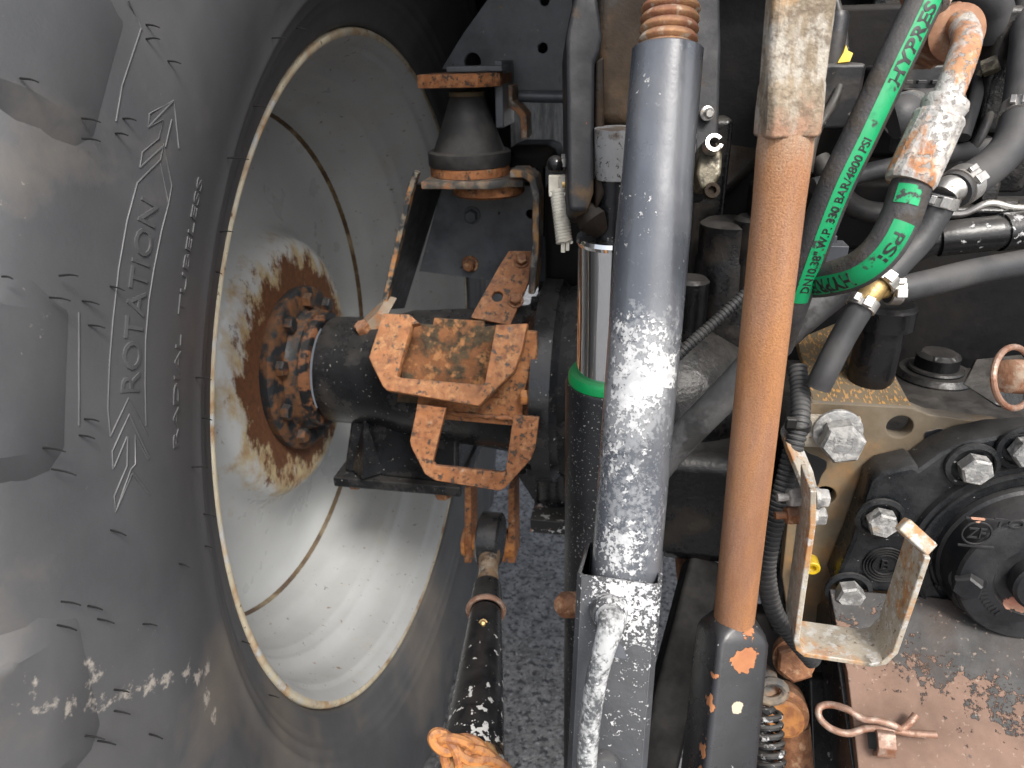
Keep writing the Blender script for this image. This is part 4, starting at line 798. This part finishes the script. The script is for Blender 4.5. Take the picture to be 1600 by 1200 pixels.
cp = ppx([(1463, 1148), (1425, 1146), (1390, 1140), (1355, 1138), (1325, 1146), (1298, 1138), (1281, 1122), (1280, 1106), (1297, 1101), (1322, 1109), (1345, 1123), (1368, 1126), (1392, 1133), (1408, 1139), (1420, 1130), (1431, 1117)], ch_, hn)
cp = [p+hn*(.005 if 9 <= i <= 12 else 0) for i, p in enumerate(cp)]
part('wire', MB().sweep(cp, .0029, 12, 6), m_copper, clp)
part('slot_shade_pad', MB().box(onp(1368, 1150, hP, hn)+hn*.0004, (.006, .010, .0006), (lat, fwdv, hn)), mat('slot_shade', (.01, .01, .01), .9), hit)  # shade of the opening painted as a dark pad on the plate

# ================================================================== HOOK BRACKET
hk = thing('galvanised_hook_bracket', 'worn galvanised hook bracket bolted to the tan plate with large zinc bolt', 'hook bracket', W(1310, 1015, .55))
tabp = np.array([0, YP-.010, 0])
part('mounting_tab', plate_mb(ppx([(1252, 650), (1346, 655), (1344, 690), (1330, 702), (1250, 698)], tabp, nY), nY, .006), m_bracket, hk)
bp_ = atY(1313, 684, YP-.016); part('washer', MB().lathe(atY(1308, 672, YP-.010), nY, [(0, .020), (.003, .020), (.0035, .019)], 28), m_zinc, hk)
bd = nrm((-.10, -1, .12)); big = bolt(hk, bp_, bd, .031, .018, m_zinc, phase=(1, 0, .25), label='large bright zinc hex bolt')
bu, bv, _ = basis(bd)
def bt(u, v, k): return bp_+bd*(.0175+(.0011 if k else 0))+bu*((u-.5)*.016)+bv*((v)*.006+.002)
raised('head_mark', '8.8', bt, 1.0, m_zinc, big)
part('head_ring', MB().lathe(bp_+bd*.0175, bd, [(0, .0075), (.0008, .0072), (.0008, .0066), (0, .0063)], 24, False), m_zinc, big)
ys = .475
part('twisted_strap', MB().strip([atY(1226, 662, .545), atY(1236, 690, .52), atY(1262, 752, .49), atY(1265, 775, ys), atY(1258, 838, ys)], nrm((.45, 1, .1))*.024, .0045), m_bracket, hk, bevel=.001)
yk = .448
hpth = [(1263, 745), (1262, 800), (1248, 900), (1238, 975), (1241, 988), (1252, 997), (1355, 1012), (1372, 1008), (1388, 992), (1412, 920), (1436, 846)]
part('hook_strip', MB().strip([atY(x, y, yk) for x, y in hpth], np.array([0, .036, 0]), .0042), m_bracket, hk, bevel=.001)
part('hook_tip', MB().box(atY(1431, 838, yk-.008), (.0135, .004, .0055), frame_of(AX[2], nrm(atY(1449, 858, yk)-atY(1413, 822, yk)))[0:1]+(AX[2], nrm(np.cross(frame_of(AX[2], nrm(atY(1449, 858, yk)-atY(1413, 822, yk)))[0], AX[2])))), m_bracket, hk, bevel=.0015)
for x, y, mm in ((1258, 776, m_zinc), (1254, 804, m_bolt_rust)):
    p = atY(x, y, ys-.008); bolt(hk, p, (-1, -.25, 0), .0125, .010, mm, washer=.008)
    part('bolt_end', MB().lathe(p-[.003, 0, 0], (-1, -.25, 0), [(0, .003), (.018, .003)], 10), mm, hk)
    bolt(hk, p+np.array([.006, 0, 0]), (1, .1, 0), .0125, .007, m_zinc, washer=.008)

# ================================================================== HOSES
class Hose:
    def __init__(s, px, r, n=10):
        s.P = crom([W(*q) for q in px], n); s.r = r
        s.L = np.concatenate([[0], np.cumsum([np.linalg.norm(b-a) for a, b in zip(s.P[:-1], s.P[1:])])])
    def at(s, t):                           # t = arc length -> point, tangent, facing, side
        t = min(max(t, 0), s.L[-1]-1e-6); i = int(np.searchsorted(s.L, t, 'right')-1); k = (t-s.L[i])/(s.L[i+1]-s.L[i])
        p = s.P[i]*(1-k)+s.P[i+1]*k; a, b = s.P[max(i-1, 0)], s.P[min(i+2, len(s.P)-1)]; T = nrm(b-a)
        f = CAM-p; f = nrm(f-T*np.dot(f, T)); return p, T, f, np.cross(T, f)
    def surf(s, t, phi, h=0.0):
        p, T, f, b = s.at(t); return p+(f*math.cos(phi)+b*math.sin(phi))*(s.r+h)
    def tube(s, seg=24): return MB().sweep(s.P, s.r, seg, 0)
    def len_at(s, x, y):
        q = [AX@(p-CAM) for p in s.P]; d = [math.hypot(800+F*c[0]/c[2]-x, 600-F*c[1]/c[2]-y) for c in q]; return float(s.L[int(np.argmin(d))])
    def stripe(s, t0, t1, a0, a1, h=.0004, n=50, m_=8):
        vs = []; fs = []
        for i in range(n+1):
            for j in range(m_+1): vs.append(s.surf(t0+(t1-t0)*i/n, a0+(a1-a0)*j/m_, h))
        for i in range(n):
            for j in range(m_): k = i*(m_+1)+j; fs.append((k, k+1, k+m_+2, k+m_+1))
        return MB().add(vs, fs)
    def text(s, name, txt, t0, t1, a0, a1, parent, bold=0.0):
        return raised(name, txt, lambda u, v, k: s.surf(t0+(t1-t0)*u, a0+(a1-a0)*v, .0005+.0003*k), 1.0, m_ink, parent, bold)
def clamp_ring(name, h, t, parent, wd=.009, extra=.0016, material=None):
    p, T, f, b = h.at(t); mm = material or m_clip
    o = part(name, MB().lathe(p-T*wd/2, T, [(0, h.r), (.0003, h.r+extra), (wd-.0003, h.r+extra), (wd, h.r)], 28, False), mm, parent, 40)
    part('clamp_ear', MB().box(p+f*(h.r+extra+.001)+b*.003, (wd*.45, .0015, .0035), (T, f, b)), mm, o, bevel=.0007)
    part('clamp_ear', MB().box(p+f*(h.r+extra+.0005)-b*.006, (wd*.35, .0012, .0022), (T, f, b)), mm, o, bevel=.0007)
    return o
# green-striped pressure hose running behind the rod
h1t = thing('long_green_striped_hose', 'black hydraulic hose with long green printed stripe passing behind rusty rod', 'hydraulic hose', W(1245, 470, .47))
H1 = Hose([(1216, 540, .55), (1236, 480, .50), (1262, 405, .475), (1302, 300, .455), (1345, 210, .445), (1392, 110, .44), (1440, 10, .44), (1462, -40, .44), (1500, -120, .45)], .0112)
part('hose_tube', H1.tube(), m_hose, h1t)
tA, tB = H1.len_at(1243, 462), H1.len_at(1445, 2)
a0, a1 = -.02, .92                          # the stripe lies on the hose's right flank
s1, s2 = (a0, a1)
part('green_stripe', H1.stripe(tA, tB, s1, s2), m_stripe, h1t)
FLIP = (s2-.22, s1+.22)
H1.text('printed_text', 'DN10.38" W.P. 330 BAR/4800 PSI', H1.len_at(1247, 446), H1.len_at(1341, 224), *FLIP, h1t, .012)
H1.text('printed_text', 'HYPRES', H1.len_at(1384, 140), H1.len_at(1443, 22), s2-.12, s1+.12, h1t, .03)
p, T, f_, b_ = H1.at(H1.len_at(1446, 6)); part('crimp_ferrule', MB().lathe(p, T, [(0, .0118), (.001, .0148), (.035, .0148), (.037, .010), (.05, .010), (.052, .016), (.07, .016)], 28), m_ferrule, h1t)
# short hose with crimped elbow
h2t = thing('elbowed_green_striped_hose', 'curved black hydraulic hose with green print below rusty crimped elbow fitting', 'hydraulic hose', W(1300, 450, .46))
H2 = Hose([(1448, 230, .425), (1424, 290, .43), (1407, 340, .432), (1380, 388, .437), (1343, 420, .45), (1295, 436, .475), (1250, 440, .51)], .0118)
part('hose_tube', H2.tube(), m_hose, h2t)
part('green_stripe', H2.stripe(H2.len_at(1394, 345), H2.len_at(1288, 440), -.85, .25), m_stripe, h2t)
part('worn_stripe', H2.stripe(H2.len_at(1421, 292), H2.len_at(1410, 322), -.6, .6), m_stripe_worn, h2t)
H2.text('printed_text', 'PSI', H2.len_at(1392, 362), H2.len_at(1370, 392), -.05, -.6, h2t, .012)
H2.text('printed_text', 'HYPRES', H2.len_at(1345, 428), H2.len_at(1285, 445), .12, -.72, h2t, .03)
fa, fb_ = W(1469, 180, .425), W(1420, 288, .430); fd = nrm(fb_-fa); fl = np.linalg.norm(fb_-fa)
fer = part('crimp_ferrule', MB().lathe(fa, fd, [(0, .0128), (.001, .0145), (.003, .0150), (.004, .0147), (fl-.003, .0150), (fl, .0138)], 16), m_ferrule, h2t, 20)
part('ferrule_collar', MB().lathe(fa, fd, [(-.010, .0100), (-.009, .0128), (-.006, .0135), (-.003, .0128), (-.001, .0118), (0, .0118)], 28), m_ferrule, h2t, 40)
part('elbow_tube', MB().sweep([fa-fd*.004, W(1485, 140, .425), W(1502, 95, .427), W(1510, 62, .435), W(1500, 38, .45), W(1478, 30, .47)], .0086, 20, 6), m_ferrule, h2t)
na, nb_ = W(1492, 52, .455), W(1438, 58, .50); nd_ = nrm(nb_-na)
part('union_nut', MB().lathe(na, nd_, [(0, .0165), (.002, .0190), (.022, .0190), (.024, .0215), (.05, .0215), (.052, .019)], 6, True, (0, 0, 1)), m_nut, h2t, 20, bevel=.002)
part('nut_washer', MB().lathe(na-nd_*.004, nd_, [(0, .012), (.001, .0175), (.006, .0175)], 32), m_nut, h2t, 40)
# small return hoses with tee
h3t = thing('branch_hose_with_brass_tee', 'thin black hose with brass tee and wire clamps above the tan plate', 'hose', W(1290, 600, .56))
H3 = Hose([(1278, 605, .56), (1290, 580, .555), (1318, 525, .55), (1345, 480, .545), (1356, 462, .545)], .0098)
part('lower_hose', H3.tube(), m_hose2, h3t)
H4 = Hose([(1376, 440, .54), (1405, 408, .54), (1440, 370, .54), (1470, 318, .535), (1476, 300, .53)], .0108)
part('upper_hose', H4.tube(), m_hose2, h3t)
H5 = Hose([(1386, 452, .545), (1410, 451, .545), (1460, 440, .55), (1520, 425, .56), (1590, 412, .57), (1660, 400, .58), (1760, 400, .62), (1820, 430, .70)], .0105)
part('side_hose', H5.tube(), m_hose2, h3t)
part('brass_tee', MB().sweep([W(1350, 470, .542), W(1364, 455, .54), W(1380, 436, .54)], .0085, 16, 2).sweep([W(1364, 457, .54), W(1392, 452, .543)], .006, 14, 0), m_brass, h3t)
clamp_ring('hose_clamp', H3, H3.len_at(1348, 474), h3t); clamp_ring('hose_clamp', H4, H4.len_at(1380, 436), h3t); clamp_ring('hose_clamp', H5, H5.len_at(1396, 452), h3t)
clamp_ring('hose_clamp', H4, H4.len_at(1472, 314), h3t)
h6t = thing('upper_right_coolant_hose', 'smooth black hose with steel clamps bending up at right frame edge', 'hose', W(1510, 285, .55))
H6 = Hose([(1490, 298, .53), (1510, 285, .535), (1545, 262, .54), (1575, 232, .545), (1590, 195, .55), (1598, 150, .56), (1606, 80, .57), (1615, -60, .62), (1625, -160, .72)], .0135)
part('hose_tube', H6.tube(), m_hose2, h6t); clamp_ring('hose_clamp', H6, H6.len_at(1504, 289), h6t, .012)
clamp_ring('hose_clamp', H6, H6.len_at(1594, 180), h6t, .012)
part('cast_elbow', MB().sweep([W(1498, 292, .53), W(1482, 296, .53), W(1474, 305, .53)], .0105, 18, 4), m_clip, h6t)
h7t = thing('silver_flaked_pipe', 'black rigid pipe flaked with silver paint at right', 'pipe', W(1500, 380, .6))
H7 = Hose([(1400, 400, .62), (1450, 376, .61), (1470, 373, .61), (1540, 366, .60), (1640, 356, .60), (1850, 336, .60)], .0135)
part('pipe_tube', H7.tube(), m_silver, h7t)
part('pipe_sleeve', Hose([(1466, 374, .608), (1500, 370, .604), (1556, 364, .60)], .0148).tube(), m_silver, h7t)
part('pipe_sleeve', Hose([(1562, 363, .60), (1600, 359, .60), (1640, 355, .60)], .0160).tube(), m_silver, h7t)
h8t = thing('dusty_grey_diagonal_hose', 'dusty grey hose slanting up behind the rusty rod', 'hose', W(1040, 720, .66))
H8 = Hose([(985, 790, .72), (1030, 728, .68), (1075, 676, .66), (1130, 620, .64), (1200, 545, .62), (1260, 490, .60), (1320, 442, .60)], .0145)
part('hose_tube', H8.tube(), m_grey_hose, h8t)
for name, lab, pts, r_, mm in (('thin_rear_pipe', 'thin black pipe crossing behind both green-striped hoses', [(1270, 292, .60), (1350, 270, .60), (1440, 250, .60), (1530, 232, .62), (1570, 225, .64)], .0075, m_hose2),
                               ('curved_black_hose', 'fat black hose curling down behind upper right clamp', [(1545, 20, .66), (1550, 90, .65), (1548, 150, .64), (1560, 185, .63), (1590, 190, .62)], .015, m_hose2),
                               ('narrow_black_tube', 'narrow black tube standing behind the elbow fitting', [(1535, 90, .62), (1525, 150, .61), (1505, 215, .60)], .0055, m_hose2),
                               ('top_edge_black_hose', 'wide black hose arching over the union nut at the top edge', [(1500, -30, .58), (1540, -8, .58), (1555, 20, .59), (1560, 60, .60)], .014, m_hose2)):
    o = thing(name, lab, 'hose', W(*pts[0])); part('hose_tube', Hose(pts, r_).tube(), mm, o)
# rear clamp seen between the hoses
rcl = thing('rear_clamped_hose', 'short black hose stub with steel clamp between the green-striped hoses', 'hose', W(1420, 200, .56))
HR = Hose([(1480, 165, .60), (1440, 172, .58), (1412, 180, .56), (1395, 186, .56)], .016); part('hose_tube', HR.tube(), m_hose2, rcl); clamp_ring('hose_clamp', HR, HR.len_at(1418, 178), rcl, .010)
# corrugated cable and conduit
def corr(px, r, pitch, n=30, amp=.12):
    P = crom([W(*q) for q in px], n); L = np.concatenate([[0], np.cumsum([np.linalg.norm(b-a) for a, b in zip(P[:-1], P[1:])])])
    N = int(L[-1]/pitch*5); tt_ = np.linspace(0, L[-1], N); Q = np.stack([np.interp(tt_, L, np.array(P)[:, k]) for k in range(3)], -1)
    return MB().sweep(list(Q), [r*(1-amp*(1 if (i % 5) in (3, 4) else 0)) for i in range(N)], 16, 0)
o = thing('thin_corrugated_cable', 'thin black corrugated cable slanting behind the speckled link', 'cable', W(1060, 555, .70)); part('cable_sleeve', corr([(1040, 575, .70), (1075, 540, .70), (1120, 500, .70), (1165, 458, .70), (1200, 425, .70)], .0058, .0042), m_conduit, o)
cn = thing('corrugated_conduit', 'black corrugated conduit curving down left of the galvanised hook', 'conduit', W(1265, 1030, .60))
part('conduit_sleeve', corr([(1246, 575, .585), (1250, 610, .575), (1250, 655, .56), (1240, 700, .56), (1222, 770, .565), (1203, 850, .575), (1198, 900, .58), (1210, 955, .585), (1235, 990, .59), (1270, 1032, .60)], .0078, .0042), m_conduit, cn)
_c = W(1247, 664, .56); part('cable_tie', MB().lathe(_c, nrm((-.05, -.1, 1)), [(-.003, .0082), (-.003, .0100), (.003, .0100), (.003, .0082)], 24, False), mat('tie_black', (.01, .01, .01), .4), cn, 40)
part('tie_head', MB().box(W(1236, 660, .55), (.004, .003, .004)), MATS['tie_black'], cn, bevel=.001)

# ================================================================== SMALL THINGS
# slotted latch behind the link
lt = thing('grimy_latch_casting', 'grimy olive latch casting with slotted spring pin right of the link', 'latch', W(1108, 320, .60))
part('latch_body', bar([(1097, 222), (1110, 214), (1122, 222), (1130, 240), (1128, 270), (1116, 292), (1095, 296), (1088, 270)], .585, .02), m_latch, lt, bevel=.003)
lc2 = W(1110, 230, .583); lu, lv, _ = frame_of(-AX[2], AX[0]); ro, ri = .0072, .0044; vs = []; n_ = 22
for h in (0, .012):
    for r_ in (ro, ri):
        for k in range(n_+1):
            t = math.radians(35+310*k/n_); vs.append(lc2-AX[2]*h+(lu*math.cos(t)+lv*math.sin(t))*r_)
m1 = n_+1; fs = []
for k in range(n_):
    fs += [(k, k+1, 2*m1+k+1, 2*m1+k), (m1+k, 3*m1+k, 3*m1+k+1, m1+k+1), (2*m1+k, 2*m1+k+1, 3*m1+k+1, 3*m1+k)]
fs += [(0, 2*m1, 3*m1, m1), (n_, m1+n_, 3*m1+n_, 2*m1+n_)]
part('spring_pin', MB().add(vs, fs), m_clip, lt, 40)
part('bore_shade_disc', MB().lathe(lc2-AX[2]*.002, -AX[2], [(0, .0043), (.0005, .0043)], 16), mat('bore_shade', (.004, .004, .004), .9), lt)  # black disc painting the shade inside the hollow pin
part('lower_eye', MB().lathe(W(1110, 300, .59), -AX[2], [(0, .0065), (.006, .0065), (.006, .0035), (.002, .0035), (.002, 0)], 18), m_dirt, lt)
# rusty bolts and coil spring low down beside the clevis
bl = thing('rusty_hex_bolt', 'large rusty hex bolt head just below the corrugated conduit', 'bolt', W(1245, 1050, .63))
_b = W(1240, 1030, .645); part('bolt_flange', MB().lathe(_b, nrm(CAM-_b+np.array([.1, 0, -.25])), [(-.02, .0165), (.0, .0185), (.003, .0185)], 24), m_bolt_rust, bl)
part('hex_head', MB().hexbolt(_b+nrm(CAM-_b)*.002, nrm(CAM-_b+np.array([.1, 0, -.25])), .029, .016), m_bolt_rust, bl, 25)
bl2 = thing('rusty_round_pin', 'rusty round pin end with collar beside the black coil spring', 'pin', W(1232, 1140, .64))
_b = W(1226, 1112, .655); _n = nrm(CAM-_b+np.array([.05, 0, -.3]))
part('pin_collar', MB().lathe(_b, _n, [(-.03, .019), (.0, .021), (.004, .021)], 28), m_bolt_rust, bl2)
part('pin_end', MB().lathe(_b, _n, [(.004, .0165), (.018, .0165), (.020, .014)], 28), m_ropust, bl2)
part('pin_shank', MB().sweep([W(1236, 1130, .67), W(1240, 1200, .67), W(1238, 1270, .66)], [.017, .018, .018], 20, 3), m_bolt_rust, bl2)
cs = thing('black_coil_spring', 'shiny black coil spring hanging beside the black rod clevis', 'spring', W(1205, 1270, .58))
Q0, Q1 = W(1196, 1105, .60), W(1208, 1280, .58); dv = Q1-Q0; u_, v_, _d = frame_of(dv)
Nc = 12; co = [Q0+dv*(k/(Nc*14))+(u_*math.cos(2*math.pi*k/14)+v_*math.sin(2*math.pi*k/14))*.0115 for k in range(Nc*14+1)]
part('coil', MB().sweep(co, .0026, 8, 0), m_spring, cs)
part('hook', MB().sweep([W(1186, 1072, .61), W(1180, 1085, .60), W(1184, 1102, .595), W(1198, 1112, .59), W(1208, 1108, .595)], .0028, 10, 5), m_spring, cs)
part('anchor_tab', MB().prism([W(1178, 1045, .64), W(1215, 1050, .64), W(1222, 1085, .63), (W(1195, 1095, .63))], AX[2]*.02), m_mp, cs, bevel=.003)
part('anchor_ring', MB().sweep([W(1205+22*math.cos(t), 1080+16*math.sin(t), .625) for t in np.linspace(0, 2*math.pi, 16)], .004, 8, 0, False), m_mp, cs)
bk = thing('low_black_backing', 'black gusset behind the rusty bolts and coil spring', 'gusset', W(1250, 1200, .75))
part('backing_plate', MB().prism([W(1180, 960, .74), W(1330, 960, .74), W(1345, 1290, .70), W(1165, 1290, .72)], AX[2]*.04), m_body, bk, bevel=.004)
part('web_plate', MB().prism([W(1264, 1060, .69), W(1318, 1062, .69), W(1326, 1285, .66), W(1272, 1285, .66)], AX[2]*.02), m_black, bk, bevel=.003)
# ring clip on rusty pin at the right edge
lp_ = thing('linch_pin_with_wire_ring', 'rusty linch pin with wire ring at the right edge above the tan plate', 'linch pin', W(1590, 640, .52))
part('pin_head', MB().lathe(W(1572, 588, .525), nrm(AX[0]*1+AX[2]*.5), [(0, .008), (.002, .0125), (.02, .0135), (.06, .0135)], 24), m_nut, lp_)
part('wire_ring', MB().sweep([W(1584+32*math.cos(t), 590+48*math.sin(t), .513+.02*math.cos(t)) for t in np.linspace(0, 2*math.pi, 30)], .0023, 10, 0, False), m_copper, lp_)
yt = thing('yellow_plastic_tag', 'small torn yellow plastic tag in the dark beside the forged rod end', 'tag', W(1320, 98, .70))
part('tag', MB().prism([W(1309, 98, .615), (W(1328, 96, .615)), W(1333, 83, .615), W(1325, 79, .615), W(1322, 70, .615), W(1318, 82, .615)], AX[2]*.003), m_yellow, yt)

# ------------------------------------------------------------------ clutter in the dark behind the hoses
m_clut = mat('dusty_black_part', (.02, .02, .022), .4, layers=[dict(col=(.07, .06, .048), th=.55, soft=.08, scale=30, rough=.85, amt=.7), dict(col=(.2, .19, .17), th=.68, soft=.03, scale=120, rough=.8)], bump=[(80, .8)], var=.3, dust=.6)
vb = thing('ribbed_valve_block', 'black ribbed valve block with bolt heads behind the elbow fitting', 'valve', W(1440, 150, .60))
part('block', MB().box(W(1440, 125, .61), (.030, .02, .012)), m_clut, vb, bevel=.002)
for k in range(3): part('rib', MB().box(W(1418+k*22, 128, .588), (.0035, .003, .0015)), m_clut, vb, bevel=.0005)
part('cylinder', MB().lathe(W(1432, 178, .60), (0, 0, 1), [(-.03, .016), (.012, .016), (.013, .018), (.02, .018)], 24), m_clut, vb)
for x, y, d_ in ((1424, 98, .60), (1468, 100, .62), (1390, 200, .64)): bolt(vb, W(x, y, d_), (0, -.3, 1), .012, .01, m_clut, washer=.009)
vs2 = thing('square_solenoid', 'square black solenoid with plug beside the yellow tag', 'solenoid', W(1300, 160, .68))
part('coil_body', MB().box(W(1295, 150, .66), (.024, .02, .028)), m_clut, vs2, bevel=.004)
part('plug', MB().box(W(1300, 95, .66), (.012, .012, .012)), m_clut, vs2, bevel=.003)
part('stem', MB().lathe(W(1295, 120, .66), (0, 0, 1), [(-.01, .010), (.05, .010), (.055, .007)], 20), m_clut, vs2)
gp = thing('small_grey_plug', 'small grey plastic plug between the two green-striped hoses', 'plug', W(1295, 400, .56))
part('plug_body', MB().box(W(1295, 393, .56), (.012, .010, .007)), mat('plug_grey', (.05, .055, .065), .5, bump=[(200, .3)]), gp, bevel=.001)
part('plug_tab', MB().box(W(1298, 378, .56), (.003, .006, .006)), MATS['plug_grey'], gp, bevel=.0008)
for i, (nm, lab, pts, r_) in enumerate((
        ('bundled_black_cable', 'thin black cable drooping behind the long green-striped hose', [(1300, -20, .66), (1318, 60, .655), (1310, 140, .64), (1275, 210, .64), (1262, 270, .64)], .0042),
        ('looped_black_cable', 'thin black cable looping behind the fat curled hose', [(1500, 250, .62), (1530, 215, .61), (1555, 150, .62), (1575, 90, .64), (1572, 10, .66)], .0045),
        ('sagging_black_hose', 'medium black hose sagging below the thin rear pipe', [(1280, 250, .68), (1330, 320, .66), (1400, 330, .66), (1460, 290, .67), (1500, 240, .68)], .010),
        ('steel_brake_line', 'thin steel line bent across the dark above the silver-flaked pipe', [(1445, 330, .62), (1500, 335, .61), (1545, 318, .60), (1590, 325, .60), (1650, 320, .60)], .0032))):
    o = thing(nm, lab, 'cable', W(*pts[0])); part('sleeve', Hose(pts, r_).tube(12), m_clip if i == 3 else m_clut, o)
fc = thing('olive_pipe_fitting', 'small olive brass fitting right of the elbow tube', 'fitting', W(1540, 105, .60))
part('fitting_nut', MB().hexbolt(W(1535, 108, .60), nrm((.6, -.3, .3)), .012, .012), m_latch, fc, 25); part('fitting_stem', MB().sweep([W(1535, 108, .602), W(1528, 118, .605)], .003, 10, 0), m_latch, fc)
